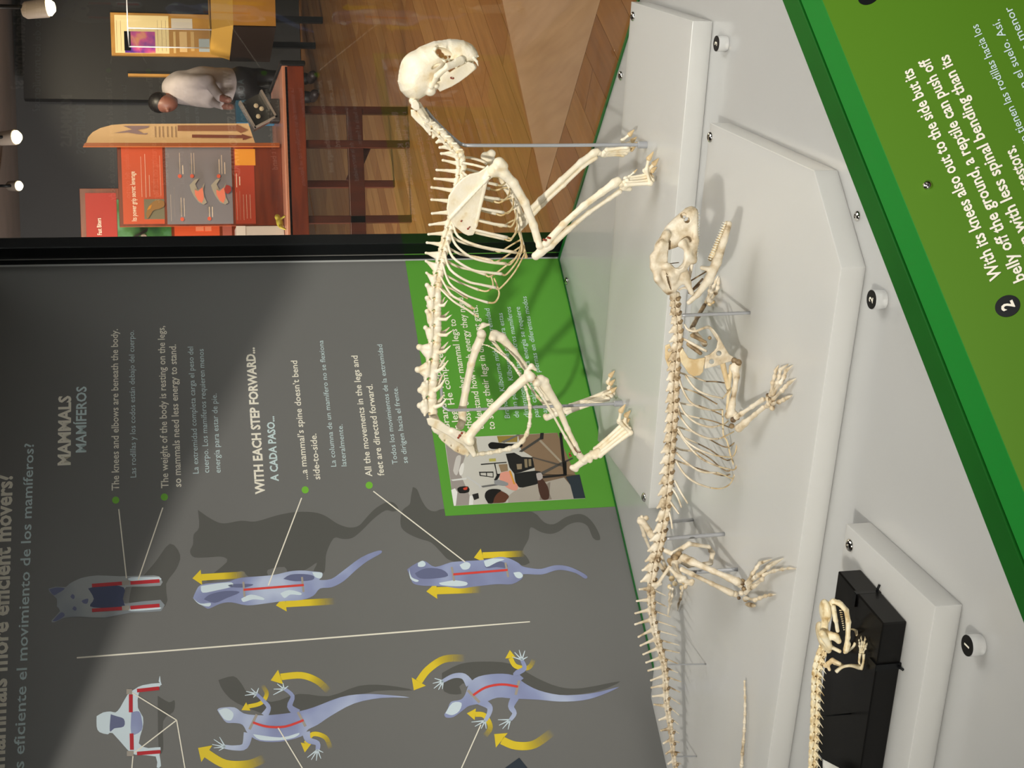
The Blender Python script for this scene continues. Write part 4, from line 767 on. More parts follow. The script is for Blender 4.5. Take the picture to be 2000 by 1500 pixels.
for q, c in (([(1545, 108), (1580, 106), (1640, 640), (1600, 640)], (30, 28, 28)), ([(1280, 210), (1305, 195), (1590, 490), (1565, 500)], (170, 158, 140)), ([(1020, 350), (1290, 170), (1310, 195), (1060, 360)], (70, 68, 64)), ([(1180, 430), (1200, 420), (1600, 525), (1590, 550)], (92, 84, 76)), ([(1310, 620), (1590, 480), (1605, 505), (1335, 650)], (84, 80, 76)), ([(1330, 670), (1640, 640), (1640, 665), (1340, 700)], (30, 28, 28)), ([(790, 225), (1000, 130), (1040, 132), (830, 240)], (110, 108, 104)), ([(1590, 490), (1640, 480), (1645, 660), (1600, 650)], (26, 26, 26)), ([(1600, 480), (1720, 430), (1725, 445), (1610, 505)], (70, 66, 62)), ([(1300, 110), (1345, 108), (1340, 190), (1290, 200)], (36, 34, 34))): pf('stand_bar', q, c, 4)
pf('black_case', [(218, 840), (250, 812), (360, 808), (370, 880), (250, 895)], (20, 20, 20), 5, 2); pf('red_spot', [(295, 830), (350, 812), (345, 848), (305, 852)], (200, 70, 48), 6, 2); pf('black_case', [(412, 912), (490, 892), (502, 960), (440, 985)], (34, 34, 34), 5)
pf('jeans', [(1630, 680), (1810, 652), (1885, 958), (1730, 966), (1690, 790)], (44, 54, 64), 5, 0)
pf('shirt', [(880, 1018), (885, 930), (960, 870), (1060, 825), (1270, 775), (1400, 740), (1610, 690), (1690, 790), (1735, 966), (1330, 985)], (178, 170, 160), 6, 0)
pf('shirt_shade', [(1290, 985), (1300, 900), (1400, 760), (1430, 750), (1420, 900), (1450, 975)], (142, 132, 122), 7, 0)
pf('forearm', [(1260, 710), (1320, 705), (1400, 820), (1412, 960), (1330, 978), (1280, 870)], (76, 48, 38), 8, 3); pf('glove', [(1245, 640), (1310, 628), (1330, 700), (1265, 730)], (186, 178, 176), 9, 2)
pf('head_print', [(620, 1028), (580, 950), (590, 890), (640, 850), (720, 845), (820, 880), (890, 935), (860, 985), (820, 1018)], (98, 58, 40), 8, 3); pf('hair_print', [(620, 1028), (578, 950), (588, 885), (640, 848), (730, 842), (790, 862), (740, 900), (700, 960), (680, 1026)], (20, 18, 18), 9, 3)
wstroke('small_credit', [(1101, 815), (1126, 800)], 1.6, M['print_blue'], gpan, GL + 1, sub=1)

# ================================================================ print on the sloping label rail
def op(x, y): return Pp(x, y, O3, On)
def ot(s, x0, y0, x1, y1, cap, m='print_white', bold=.012, n=None):
    A = op(x0, y0); B = op(x1, y1); c = np.linalg.norm(op(x0 - cap, y0) - A) if cap else .01
    text3(s, A, B, On, c, M[m], rail, bold, .0005)
def ot_end(s, x1, y1, slope, px_per_char, cap, m='print_white', bold=.012):
    n = len(s) * px_per_char; ot(s, x1 + slope * n, y1 + n, x1, y1, cap, m, bold)
SLP = .44
ot('With its knees also out to the side but its', 1958, 541, 1781, 133, 25, bold=.02)
ot('belly off the ground, a reptile can push off', 2004, 545, 1814, 112, 25, bold=.02)
ot('and run with less spinal bending than its', 2050, 552, 1852, 106, 25, bold=.02)
ot('ancestors.', 2023, 381, 1981, 284, 25, bold=.02)
ot('Sus rodillas también están hacia los lados, pero tienen las rodillas hacia los', 2196, 700, 1910, 47, 19, 'print_blue', .004)
ot('lados y el vientre levantado del suelo. No está en el suelo. Así,', 2232, 680, 1951, 38, 19, 'print_blue', .004)
ot('el reptil puede impulsarse y correr con menor', 2200, 520, 1975, 12, 19, 'print_blue', .004)
cc = op(1968, 598); lathe('black_dot', cc, [(.0098, .0), (.0098, .0004)], M['black_paint'], rail, 32, On); text3('2', cc, cc + Ws, On, .0098, M['print_white'], rail, .03, .0006, xs=.0142, center=True)
cc = op(1697, -8); lathe('black_dot', cc, [(.0103, .0), (.0103, .0004)], M['black_paint'], rail, 32, On)
def gtxt(s_, root, Y, x0, y0, x1, y1, cap, m, bold=.02): A = PY(x0, y0, Y) + np.array([0, -.004, 0]); B = PY(x1, y1, Y) + np.array([0, -.004, 0]); text3(s_, A, B, np.array([0, -1., 0]), cap * Y / F, m, root, bold, .001)
gtxt('Its power grip secret: leverage', sg, Ya + .01, 267, 432, 263, 335, 9, lm)
gtxt('Fast Biters', rs, Yr, 199, 459, 197, 426, 8, lm)
for num, c, root in TEXTS: text3(num, np.array([c[0], c[1], c[2]]), np.array(c) + E21, np.array([0, 0, 1.]), .0072, M['print_white'], root, .03, .013, 'numeral', xs=.0105, center=True)
flush_text()
# ================================================================ CAT SKELETON
Oc = Pz(1215, 788, ZR)
cat = Skel('cat_skeleton', Oc, .00066, 'ivory cat skeleton standing on four feet with its skull lowered, on the rear plinth', 'skeleton')
B_ = cat.bone; SO = -8                     # mid-plane of the body, mm
# ---- skull
skull = B_('skull', [('inf', [(792, 188), (782, 177), (777, 159), (780, 139), (787, 124), (799, 109), (820, 92), (847, 81), (872, 78), (880, 92), (876, 112), (866, 128), (852, 146), (846, 168), (836, 182), (820, 192), (806, 195)], SO, 34, 30),
    ('inf', [(862, 80), (879, 76), (906, 79), (922, 87), (931, 98), (934, 108), (925, 120), (912, 124), (896, 128), (880, 122), (862, 112)], SO, 23, 15),
    ('s', (828, 150, SO), 33), ('e', (783, 150, SO), (858, 122, SO), 37, 36),
    ('s', (840, 176, SO - 13), 11), ('s', (840, 176, SO + 13), 11), ('s', (812, 192, SO), 7),
    ('c', (843, 170, SO - 22), (853, 148, SO - 31), 4, 4.5), ('c', (853, 148, SO - 31), (872, 131, SO - 31), 5, 6), ('c', (872, 131, SO - 31), (900, 118, SO - 20), 6.5, 8),
    ('c', (843, 170, SO + 22), (853, 148, SO + 31), 4, 4.5), ('c', (853, 148, SO + 31), (872, 131, SO + 31), 5, 6), ('c', (872, 131, SO + 31), (900, 118, SO + 20), 6.5, 8),
    ('c', (868, 118, SO - 30), (858, 104, SO - 22), 3.5, 2.5), ('c', (868, 118, SO + 30), (858, 104, SO + 22), 3.5, 2.5), ('c', (850, 96, SO - 20), (858, 102, SO - 22), 5, 2.5), ('c', (850, 96, SO + 20), (858, 102, SO + 22), 5, 2.5),
    ('-e', (852, 98, SO - 24), (888, 115, SO - 22), 31, 10), ('-e', (852, 98, SO + 24), (888, 115, SO + 22), 31, 10), ('-e', (846, 136, SO - 30), (868, 124, SO - 26), 22, 4.5), ('-e', (846, 136, SO + 30), (868, 124, SO + 26), 22, 4.5),
    ('-c', (857, 101, -70), (857, 101, 60), 5, 5), ('-c', (862, 108, -70), (862, 108, 60), 5, 5), ('-c', (870, 112, -70), (870, 112, 60), 3.4, 3.4), ('-c', (878, 111, -70), (878, 111, 0), 2.4, 2.4), ('-s', (911, 113, SO - 17), 3), ('-s', (917, 108, SO - 16), 2), ('-e', (921, 84, SO - 5), (936, 92, SO - 5), 7, 5), ('-s', (834, 176, SO - 22), 4)], 'cat_bone', .9, 2.2)
B_('cheek_arch', [('c', (845, 168, SO - 22), (855, 147, SO - 30), 3.6, 4), ('c', (855, 147, SO - 30), (874, 130, SO - 30), 4.2, 5), ('c', (874, 130, SO - 30), (898, 117, SO - 20), 5, 5)], 'cat_bone', .9, 2, skull)
B_('cheek_arch', [('c', (845, 168, SO + 22), (855, 147, SO + 30), 3.6, 4), ('c', (855, 147, SO + 30), (874, 130, SO + 30), 4.2, 5), ('c', (874, 130, SO + 30), (898, 117, SO + 20), 5, 5)], 'cat_bone', .9, 2, skull)
for o in (-9, -4, 1, 5): B_('tooth', [('c', (928, 106, SO + o), (934, 110, SO + o), 1.9, 1.4)], 'tooth', .5, .5, skull)
for s_ in (-1, 1):
    B_('canine_tooth', [('c', (924, 112, SO + 13 * s_), (931, 120, SO + 13 * s_), 3.4, 2.4), ('c', (931, 120, SO + 13 * s_), (934, 129, SO + 13 * s_), 2.4, .6)], 'tooth', .5, .8, skull)
    for x, y, r in ((910, 123, 2.4), (902, 128, 3.2), (892, 132, 3.6)): B_('cheek_tooth', [('c', (x - 2, y - 3, SO + s_ * 17), (x + 3, y + 6, SO + s_ * 16), r, 1)], 'tooth', .6, .8, skull)
jaw = B_('mandible', [x for s_ in (-1, 1) for x in (
    ('poly', [(925, 124), (929, 132), (924, 139), (912, 149), (897, 160), (882, 169), (868, 175), (859, 179), (853, 171), (848, 166), (853, 160), (860, 158), (858, 146), (862, 137), (871, 136), (879, 141), (889, 134), (902, 127), (914, 120)], SO + s_ * 19, 3.4),)] + [
    ('c', (924, 131, SO - 16), (925, 131, SO + 16), 6, 6), ('c', (852, 168, SO - 24), (852, 168, SO - 12), 4.5, 4), ('c', (852, 168, SO + 24), (852, 168, SO + 12), 4.5, 4)], 'cat_bone', .8, 2.5)
for s_ in (-1, 1):
    B_('canine_tooth', [('c', (921, 126, SO + 9 * s_), (926, 117, SO + 10 * s_), 2.6, .7)], 'tooth', .5, .5, jaw)
    B_('wire_ring', [('c', (881, 152, SO + s_ * 22), (885, 153, SO + s_ * 22), 2, 2), ('-c', (883, 152, SO + s_ * 20), (883, 152, SO + s_ * 30), 1.2, 1.2)], 'red_glue', .5, .3, jaw)

# ---- vertebral column: centrum, arch, spine to its traced tip, processes
def vertebra(sk, a, b, r, tip=None, tr=0, m='cat_bone', down=None, fwd=0, so=0, tw=2.2, h=1.0, sp=None, hook=None, name='vertebra', span=.18):
    pa = sk.p(*a, so); pb = sk.p(*b, so); d = pb - pa; u = d / np.linalg.norm(d); c = (pa + pb) / 2; K = sk.k; up = np.array([-u[2], 0, u[0]]); up = up / np.linalg.norm(up)
    if up[2] < 0: up = -up
    Y = np.array([0, 1., 0]); P = [('c', pa + d * .2, (pa + pb) / 2, r * .86, r * .68), ('c', (pa + pb) / 2, pb - d * .2, r * .68, r * .86), ('c', pa + d * .13, pa + d * .17, r * 1.0, r * .96), ('c', pb - d * .17, pb - d * .13, r * .96, r * 1.0)]
    ac = c + up * r * 1.2 * K; P += [('c', ac + d * .2, ac - d * .2, r * .62, r * .6)]
    for s_ in (-1, 1):
        P.append(('c', ac + Y * s_ * r * .5 * K, ac + d * .5 + Y * s_ * r * .95 * K + up * r * .1 * K, r * .36, r * .34))
        P.append(('c', ac + Y * s_ * r * .4 * K, ac - d * .46 + Y * s_ * r * .6 * K + up * r * .45 * K, r * .36, r * .26))
    if tip is not None:
        tp = np.array(sk.p(*tip, so)); bs = c + up * r * 1.5 * K; n_ = 3
        w = sp or r * .42; P += [('c', bs + d * span, tp, w, tw * .62), ('c', bs - d * span, tp, w, tw * .62), ('c', bs, (bs + tp) / 2 + u * 1.2 * K, w, tw * .85), ('c', (bs + tp) / 2 + u * 1.2 * K, tp, tw * .85, tw), ('s', tp, tw * 1.15, 0, 0)]
    if tr:
        for s_ in (-1, 1):
            q = c + Y * s_ * tr * K + (u * fwd * K) + (up * (down or 0) * K); P.append(('c', c + Y * s_ * r * .8 * K, q, r * .42, r * .22))
    if hook:
        for s_ in (-1, 1):
            hp = np.array(sk.p(*hook, so)) + Y * s_ * 12 * K; st = c - up * r * .5 * K + Y * s_ * r * .8 * K; md = (st + hp) / 2 - u * 5 * K; P += [('c', st, md, r * .42, r * .34), ('c', md, hp, r * .34, r * .12)]
    P.append(('-c', c - Y * r * 2.6 * K - d * .4 + up * r * .75 * K, c + Y * r * 2.6 * K - d * .4 + up * r * .75 * K, r * .26, r * .26))
    out = []
    for p in P: out.append((p[0], p[1], p[2] * K) if p[0] == 's' else (p[0], p[1], p[2], p[3] * K, p[4] * K))
    V, Fc = sdf_mesh(out, h / 1000, .0012 * K / .00066); return mk(name, sk.w(V), Fc, M[m], sk.root, True)
atlas = B_('atlas_vertebra', [('c', (806, 197, SO - 8), (806, 197, SO + 8), 7, 7), ('c', (812, 206, SO - 9), (812, 206, SO + 9), 7.5, 7.5), ('poly', [(803, 197), (812, 194), (818, 201), (820, 214), (812, 216), (803, 210)], SO - 16, 2.5), ('poly', [(803, 197), (812, 194), (818, 201), (820, 214), (812, 216), (803, 210)], SO + 16, 2.5), ('c', (810, 205, SO - 14), (810, 205, SO + 14), 4, 4), ('-s', (808, 203, SO - 20), 1.7)], 'cat_bone', .8, 2)
B_('glue_joint', [('s', (806, 209, SO - 9), 3.2), ('s', (804, 206, SO - 7), 2.5)], 'red_glue', .7, 1, atlas)
B_('axis_vertebra', [('c', (816, 205, SO), (830, 228, SO), 7, 7.5), ('poly', [(802, 214), (809, 214), (818, 224), (830, 235), (838, 262), (833, 258), (826, 249), (812, 236), (803, 226)], SO, 2.6), ('c', (820, 216, SO - 5), (834, 236, SO - 5), 5, 4.5), ('c', (820, 216, SO + 5), (834, 236, SO + 5), 5, 4.5), ('c', (826, 224, SO - 4), (832, 232, SO - 13), 3.5, 2), ('-s', (819, 221, SO - 10), 2)], 'cat_bone', .8, 2)
neck = [(833, 233), (849, 246), (864, 258.5), (877, 273), (889, 286), (899, 297)]
tips = [(840, 262), (846, 268), (853, 278), (859, 288), (862, 300)]
for i in range(5):
    a, b = neck[i + 1], neck[i]; vertebra(cat, a, b, 7.2, tips[i], 13, fwd=-3, down=-6, so=SO, tw=2.3, sp=3.4)
T = [(899, 297), (902, 309), (904, 326), (902, 345), (898, 364), (894, 384), (890, 405), (886, 427), (880, 448), (874, 468.5), (869, 490), (864, 512), (859, 536), (856, 559)]
ttip = [(866, 313), (856, 331), (849, 349), (843, 366), (843, 390), (844, 417), (839, 439), (837, 457.5), (834, 474), (832, 494), (833, 507), (833, 535), (834, 553)]
ttip = [(866, 300), (865, 313), (853, 332), (849, 349), (843, 366), (843, 390), (844, 417), (839, 439), (837, 457.5), (834, 474), (832, 494), (832, 510), (833, 533)]
for i in range(13): vertebra(cat, T[i + 1], T[i], 7.0 + .2 * max(0, i - 8), ttip[i], 10 if i < 10 else 7, fwd=0, down=5, so=SO, tw=2.1, sp=2.8 if i < 10 else 4.5, span=.1 if i < 10 else .18)
Lb = [(856, 559), (854, 583), (853.5, 607), (854, 636), (853, 668), (849, 704), (845, 742), (843, 777), (845, 808)]
ltip = [(834, 557), (834, 582), (834, 608), (831, 640), (819, 678), (816, 722), (821, 762), (820, 792)]
lh = [None, (872, 583), (880, 611), (881, 642), (878, 671), (873, 700), (868, 734), (870, 774)]
for i in range(8): vertebra(cat, Lb[i + 1], Lb[i], 8.0 + .35 * i, ltip[i], 0, so=SO, tw=5.5 if i > 3 else 4, sp=9 if i > 3 else 7, hook=lh[i], h=1.1)
sac = B_('sacrum', [('c', (846, 812, SO), (858, 838, SO), 9, 8), ('c', (858, 838, SO), (912, 880, SO), 8, 5), ('poly', [(843, 815), (850, 825), (868, 850), (890, 872), (918, 885), (912, 892), (886, 880), (862, 860), (846, 838)], SO, 6)] + [('-c', (856 + 13 * i, 850 + 10 * i, SO - 14), (856 + 13 * i, 850 + 10 * i, SO + 14), 2.2, 2.2) for i in range(5)] + [('c', (846 + 13 * i, 836 + 10.5 * i, SO), (850 + 13 * i, 841 + 10 * i, SO), 4, 5) for i in range(5)], 'cat_bone', .9, 2)
# pelvis: near and far halves
for s_, dx, dy in ((-1, 0, 0), (1, 2, -26)):
    o = SO + s_ * 21
    pts = [(833, 818), (842, 815), (858, 820), (872, 830), (885, 838), (899, 842), (909, 848), (917, 858), (926, 873), (930, 888), (924, 893), (914, 880), (904, 868), (893, 862), (878, 852), (862, 843), (846, 835), (836, 829)]
    pel_ = B_('pelvis', [('poly', pts, o, 3.6), ('c', (884, 842, o), (912, 862, o), 7, 8), ('c', (912, 862, o), (926, 888, o + 2 * -s_), 5, 4), ('c', (905, 845, o), (926, 858, SO), 4, 4), ('c', (926, 858, SO), (930, 882, SO), 4, 3.5), ('c', (930, 882, SO), (926, 888, o), 3.5, 4)], 'cat_bone', .9, 2.5)
    if s_ < 0: B_('glue_joint', [('s', (898, 851, o - 6), 3), ('s', (902, 846, o - 7), 2.6), ('s', (895, 855, o - 5), 2.4)], 'red_glue', .7, 1, pel_)
# tail
tailp = [(930, 887), (942, 886), (957, 884.5), (974, 881), (993, 877), (1009, 871), (1021, 861), (1029, 847), (1034, 830), (1035.5, 812), (1035, 794), (1032, 777), (1027, 758), (1020, 742), (1011, 726), (1001, 711), (990, 700), (978, 690), (965, 681), (953, 675), (941, 672)]
tr_ = [5, 5, 5, 5.5, 6, 5.6, 5, 4.6, 4.4, 4.2, 4, 3.7, 3.3, 3, 2.8, 2.6, 2.3, 2, 1.8, 1.5]
for i in range(20):
    a = cat.p(*tailp[i], SO); b = cat.p(*tailp[i + 1], SO); d = b - a; r = tr_[i]
    B_('tail_vertebra', [('s', a + d * .12, r), ('c', a + d * .12, a + d * .5, r * .92, r * .6), ('c', a + d * .5, b - d * .12, r * .6, r * .85), ('s', b - d * .12, r * .95)], 'cat_bone', .8, 1)
# ---- ribs (near side traced, far side mirrored); each with its cartilage
ribs = [([(903, 318, -6), (925, 322, -22), (955, 330, -24), (965, 335, -20)], (965, 335), (985, 350)),
    ([(903, 335, -6), (915, 345, -26), (945, 355, -30), (971, 361, -26)], (971, 361), (985, 352)),
    ([(900, 352, -6), (914, 370, -28), (945, 384, -33), (976, 389, -28)], (976, 389), (996, 368)),
    ([(896, 370, -6), (912, 395, -30), (945, 408, -35), (984, 415, -30)], (984, 415), (1003, 388)),
    ([(892, 388, -6), (910, 420, -31), (948, 434, -36), (990, 441, -31)], (990, 441), (1007, 410)),
    ([(888, 408, -6), (900, 440, -31), (940, 452, -37), (991, 464, -32)], (991, 464), (1010, 430)),
    ([(884, 428, -6), (895, 462, -32), (942, 482, -38), (1008, 493, -33)], (1008, 493), (1014, 452)),
    ([(880, 450, -6), (890, 478, -32), (920, 502, -38), (955, 512, -38), (988, 515, -33)], (988, 515), (1020, 470)),
    ([(874, 471, -6), (884, 502, -31), (920, 526, -36), (952, 532, -36), (980, 535, -32)], (980, 535), (1022, 482)),
    ([(868, 492, -6), (879, 526, -29), (912, 549, -34), (940, 556, -34), (968, 562, -30)], (968, 562), (1026, 492)),
    ([(864, 514, -6), (878, 553, -26), (908, 575, -31), (930, 584, -30), (953, 591, -28)], (953, 591), None),
    ([(860, 540, -6), (880, 574, -20), (903, 588, -23), (920, 599, -23)], (920, 599), None),
    ([(858, 562, -6), (885, 588, -15), (910, 603, -17), (926, 614, -17)], (926, 614), None)]
for i, (pts, e_, st) in enumerate(ribs):
    R_ = [2.4, 2.6, 2.7, 3.3][:len(pts)] if len(pts) == 4 else [2.3, 2.6, 2.5, 2.5, 3.3]
    if i >= 10: R_ = [r * .85 for r in R_]
    near = [cat.p(x, y, SO + o) for x, y, o in pts]
    if st: c_near = [near[-1], cat.p(e_[0] + 9, e_[1] + 1, SO + pts[-1][2] * .9), cat.p((e_[0] + 9 + st[0]) / 2 + 4, e_[1] * .55 + st[1] * .45, SO + pts[-1][2] * .6), cat.p(*st, SO - 3)]
    elif i == 10: c_near = [near[-1], cat.p(967, 590, SO - 24), cat.p(975, 572, SO - 18), cat.p(965, 543, SO - 14)]
    else: c_near = [near[-1], near[-1] + (near[-1] - near[-2]) * .45]
    for s_ in (1, -1):
        f = lambda q: np.array([q[0], SO / 1000 + (q[1] - SO / 1000) * s_, q[2]])
        rb = cat.tube('rib', [f(q) for q in near], R_, 'cat_bone', seg=7)
        cat.tube('costal_cartilage', [f(q) for q in c_near], [2.2, 1.9, 1.7, 1.6][:len(c_near)], 'cat_cart', rb, 6)
stn = [(985, 350), (996, 368), (1003, 388), (1007, 410), (1011, 432), (1015, 454), (1021, 478), (1028, 504)]
for i in range(7):
    a = cat.p(*stn[i], SO); b = cat.p(*stn[i + 1], SO); d = b - a
    B_('sternal_bone', [('c', a + d * .08, a + d * .5, 3.6, 2.6), ('c', a + d * .5, b - d * .08, 2.6, 3.6)], 'cat_bone' if i < 6 else 'cat_cart', .8, 1)
# ---- shoulder blades
def scap(s_, o, dx, dy):
    pts = [(953, 322), (958, 330), (960, 341), (957, 350), (951, 356), (946, 378), (939, 405), (934, 431), (929, 450), (924, 459), (914, 460), (905, 456), (888, 442), (876, 424), (872, 407), (876, 383), (889, 362), (904, 348), (917, 340), (935, 336), (947, 328)]
    pts = [(x + dx, y + dy) for x, y in pts]
    sc_ = B_('scapula', [('poly', pts, o, 2.3), ('c', (956 + dx, 340 + dy, o), (948 + dx, 348 + dy, o), 9, 5), ('c', (950 + dx, 352 + dy, o), (930 + dx, 440 + dy, o), 2.6, 2.6)] + [('c', (879 + dx + i * 6.6, 427 + dy - i * 6.9, o + s_ * (1 + i * .35)), (885 + dx + i * 6.6, 420 + dy - i * 6.9, o + s_ * (1 + (i + 1) * .35)), 2.0, 2.0) for i in range(10)] + [('c', (945 + dx, 358 + dy, o + s_ * 6), (954 + dx, 347 + dy, o + s_ * 8), 3, 3)], 'cat_bone', .8, 2)
    return sc_
sc0 = scap(-1, -44, 0, 0); scap(1, 20, 0, 0)
B_('glue_spot', [('s', (901, 432, -48), 1.9)], 'red_glue', .5, .3, sc0); B_('glue_spot', [('s', (914, 447, -48), 2.1), ('s', (917, 444, -48), 1.6)], 'red_glue', .5, .3, sc0)
# ---- limbs
def longbone(nm, pts, rads, k=3, h=1.0, heads=(), m='cat_bone', sk=None, cut=()):
    q = 1.17 if sk is None else 1.0; rads = [r * q for r in rads]; heads = [(p, r * q) for p, r in heads]; P = [('c', pts[i], pts[i + 1], rads[i], rads[i + 1]) for i in range(len(pts) - 1)] + [('s', p, r) for p, r in heads] + list(cut)
    return (sk or cat).bone(nm, P, m, h, k)
hum = longbone('humerus', [(968, 330, -46), (985, 340, -47), (1003, 358, -48), (1025, 396, -50), (1042, 440, -51), (1050, 468, -52)], [9, 8.5, 7.6, 6.8, 6.2, 6.5], heads=(((963, 334, -46), 10), ((975, 319, -48), 10), ((983, 325, -49), 8), ((1054, 480, -56), 6.5), ((1056, 478, -46), 6.5)))
ul = longbone('ulna', [(1047, 501, -54), (1056, 492, -54), (1075, 480, -55), (1110, 448, -58), (1150, 415, -61), (1190, 388, -64), (1210, 374, -66)], [6, 7, 6, 4.6, 3.6, 3.4, 4.6], heads=(((1045, 499, -54), 5.5),))
longbone('radius', [(1066, 476, -57), (1100, 438, -60), (1140, 402, -63), (1175, 376, -66), (1200, 358, -68), (1207, 353, -68)], [6.4, 5.2, 5.2, 5.5, 7, 6.5])
B_('glue_joint', [('s', (1062 + i * 4, 468 - i * 2 + (i % 2) * 3, -62), 2.4) for i in range(4)], 'red_glue', .7, 1, ul)
longbone('humerus', [(955, 312, 22), (972, 330, 22), (990, 365, 22), (1008, 400, 22), (1018, 426, 22)], [9, 8, 6.5, 6, 7], heads=(((948, 306, 22), 8), ((960, 300, 22), 7)))
longbone('ulna', [(1012, 448, 21), (1022, 436, 21), (1060, 398, 20), (1100, 362, 19), (1140, 324, 18), (1163, 308, 17)], [6, 6, 4.4, 3.6, 3.2, 4.4])
longbone('radius', [(1022, 425, 20), (1056, 390, 19), (1096, 352, 18), (1135, 316, 17), (1160, 299, 16), (1166, 296, 16)], [5.8, 4.8, 4.8, 5, 6, 5.5])
fem = longbone('femur', [(912, 858, -32), (930, 834, -34), (965, 796, -38), (1000, 762, -42), (1025, 740, -44)], [8, 7.6, 6.6, 7, 8.5], heads=(((901, 851, -26), 7.5), ((918, 863, -35), 8), ((1036, 736, -50), 8.5), ((1038, 738, -40), 8.5), ((1030, 727, -45), 6)), h=1.0)
longbone('kneecap', [(1030, 722, -46), (1038, 715, -46), (1046, 722, -46)], [2.6, 4, 2.6])
tib = longbone('tibia', [(1056, 742, -45), (1066, 756, -45), (1090, 794, -45), (1108, 838, -45), (1122, 868, -45), (1130, 886, -46)], [9, 8, 6, 4.8, 5, 5.6], heads=(((1048, 748, -50), 7.5), ((1050, 744, -38), 7.5), ((1066, 744, -46), 6)))
longbone('fibula', [(1047, 757, -52), (1058, 772, -53), (1080, 810, -53), (1105, 855, -52), (1124, 886, -51)], [3.8, 2.4, 2.1, 2.3, 3.8])
cat.tube('binding_wire', [(1121, 874, -54), (1126, 882, -54), (1134, 884, -52), (1130, 878, -44), (1122, 872, -46), (1117, 876, -52), (1112, 889, -52)], .9, 'wire', tib, 5)
B_('glue_joint', [('s', (1114, 890, -51), 3), ('s', (1112, 886, -52), 2)], 'red_glue', .6, 1, tib)
longbone('femur', [(903, 822, 14), (903, 800, 15), (910, 760, 18), (920, 712, 20), (930, 680, 21), (938, 663, 22)], [7.5, 7, 6.4, 6.2, 7, 8], heads=(((899, 832, 10), 7), ((940, 652, 16), 8), ((941, 654, 26), 8)))
longbone('kneecap', [(936, 643, 21), (944, 635, 21), (955, 634, 21)], [2.6, 4, 2])
longbone('tibia', [(966, 654, 22), (980, 660, 22), (1003, 686, 23), (1022, 712, 24), (1050, 752, 25), (1072, 785, 26), (1084, 800, 26)], [9, 8, 6.2, 5.4, 5, 5, 5.6], heads=(((962, 660, 16), 7), ((963, 658, 28), 7)))
longbone('fibula', [(964, 668, 14), (985, 694, 14), (1008, 720, 16), (1050, 775, 20), (1078, 806, 22)], [3.4, 2.2, 2, 2.2, 3.6])
cat.tube('sesamoid_wire', [(966, 683, 10), (985, 697, 8), (1002, 715, 8), (1012, 730, 10)], [1.6, 1.6, 1.6, 1.4], 'cat_bone')
# feet of the cat
for P_ in (neck[1:], T[1:], Lb[1:]):
    for x, y in P_: B_('disc', [('s', (x + 2, y, SO), 6), ('s', (x - 6, y + 1, SO - 3), 2.6)], 'cat_cart', .9, 1)
def paw(sk, wrist, heads, grounds, off, dirs, nm0, rad=3.2, m='cat_bone', tarsus=None, dew=None):
    """wrist point, metapodial heads, toe tips; toes arch down to the plinth"""
    for (hx, hy, ho), (gx, gy) in zip(heads, grounds):
        w_ = sk.p(*wrist); h_ = sk.p(hx, hy, ho); hm = np.mean([sk.p(*q_) for q_ in heads], 0); w2 = w_ + (h_ - hm) * .7
        g_ = sk.p(gx, gy, ho); g_[1] = h_[1]; g_[2] = max(g_[2], .003)
        top = h_ * .55 + g_ * .45; top[2] = max(h_[2], g_[2]) + .007; top2 = h_ * .16 + g_ * .84; top2[2] = g_[2] + .0055
        sk.bone(nm0, [('s', w2, rad * 1.15), ('c', w2, (w2 + h_) / 2, rad, rad * .72), ('c', (w2 + h_) / 2, h_, rad * .72, rad), ('s', h_, rad * 1.25)], m, .8, 1)
        sk.chain(['toe_bone', 'toe_bone', 'claw'], [h_, top, top2, g_ + np.array([.003, 0, 0])], [rad * 1.0, rad * .95, rad * 1.15], m)
B_('carpal_bones', [('s', (1208, 352, -68), 6), ('s', (1213, 360, -66), 6), ('s', (1219, 356, -69), 5), ('s', (1222, 364, -66), 5), ('c', (1213, 368, -64), (1230, 369, -62), 4, 4.6), ('s', (1225, 352, -70), 4)], 'cat_bone', .8, 1.5)
paw(cat, (1224, 355, -68), [(1268, 341, -61), (1272, 346, -66), (1273, 352, -72), (1270, 358, -77)], [(1282, 324), (1289, 331), (1286, 314), (1276, 301)], 0, 0, 'metacarpal', 4.6)
cat.chain(['toe_bone', 'claw'], [(1228, 345, -74), (1238, 337, -76), (1246, 329, -76)], [2.6, 2.4], 'cat_bone')
B_('carpal_bones', [('s', (1170, 299, 16), 5.5), ('s', (1177, 302, 17), 5.5), ('s', (1181, 297, 15), 5)], 'cat_bone', .8, 1.5)
paw(cat, (1184, 298, 16), [(1216, 302, 22), (1222, 298, 17), (1226, 293, 12), (1224, 288, 7)], [(1243, 290), (1246, 282), (1243, 272), (1238, 258)], 0, 0, 'metacarpal', 4.4)
B_('heel_bone', [('c', (1121, 914, -47), (1140, 901, -46), 6.6, 7), ('s', (1117, 913, -47), 5), ('s', (1125, 917, -47), 5.5), ('c', (1132, 890, -46), (1142, 900, -46), 7, 7)], 'cat_bone', .8, 2.5)
B_('tarsal_bones', [('c', (1140, 898, -47), (1168, 882, -47), 8, 8), ('s', (1148, 893, -44), 6), ('s', (1152, 899, -49), 6), ('s', (1160, 885, -44), 6), ('s', (1163, 892, -50), 6), ('s', (1155, 884, -41), 5)], 'cat_bone', .8, 1.5)
paw(cat, (1168, 883, -47), [(1218, 827, -41), (1223, 832, -46), (1228, 838, -51), (1231, 845, -56)], [(1236, 820), (1240, 822), (1231, 806), (1221, 794)], 0, 0, 'metatarsal', 5.0)
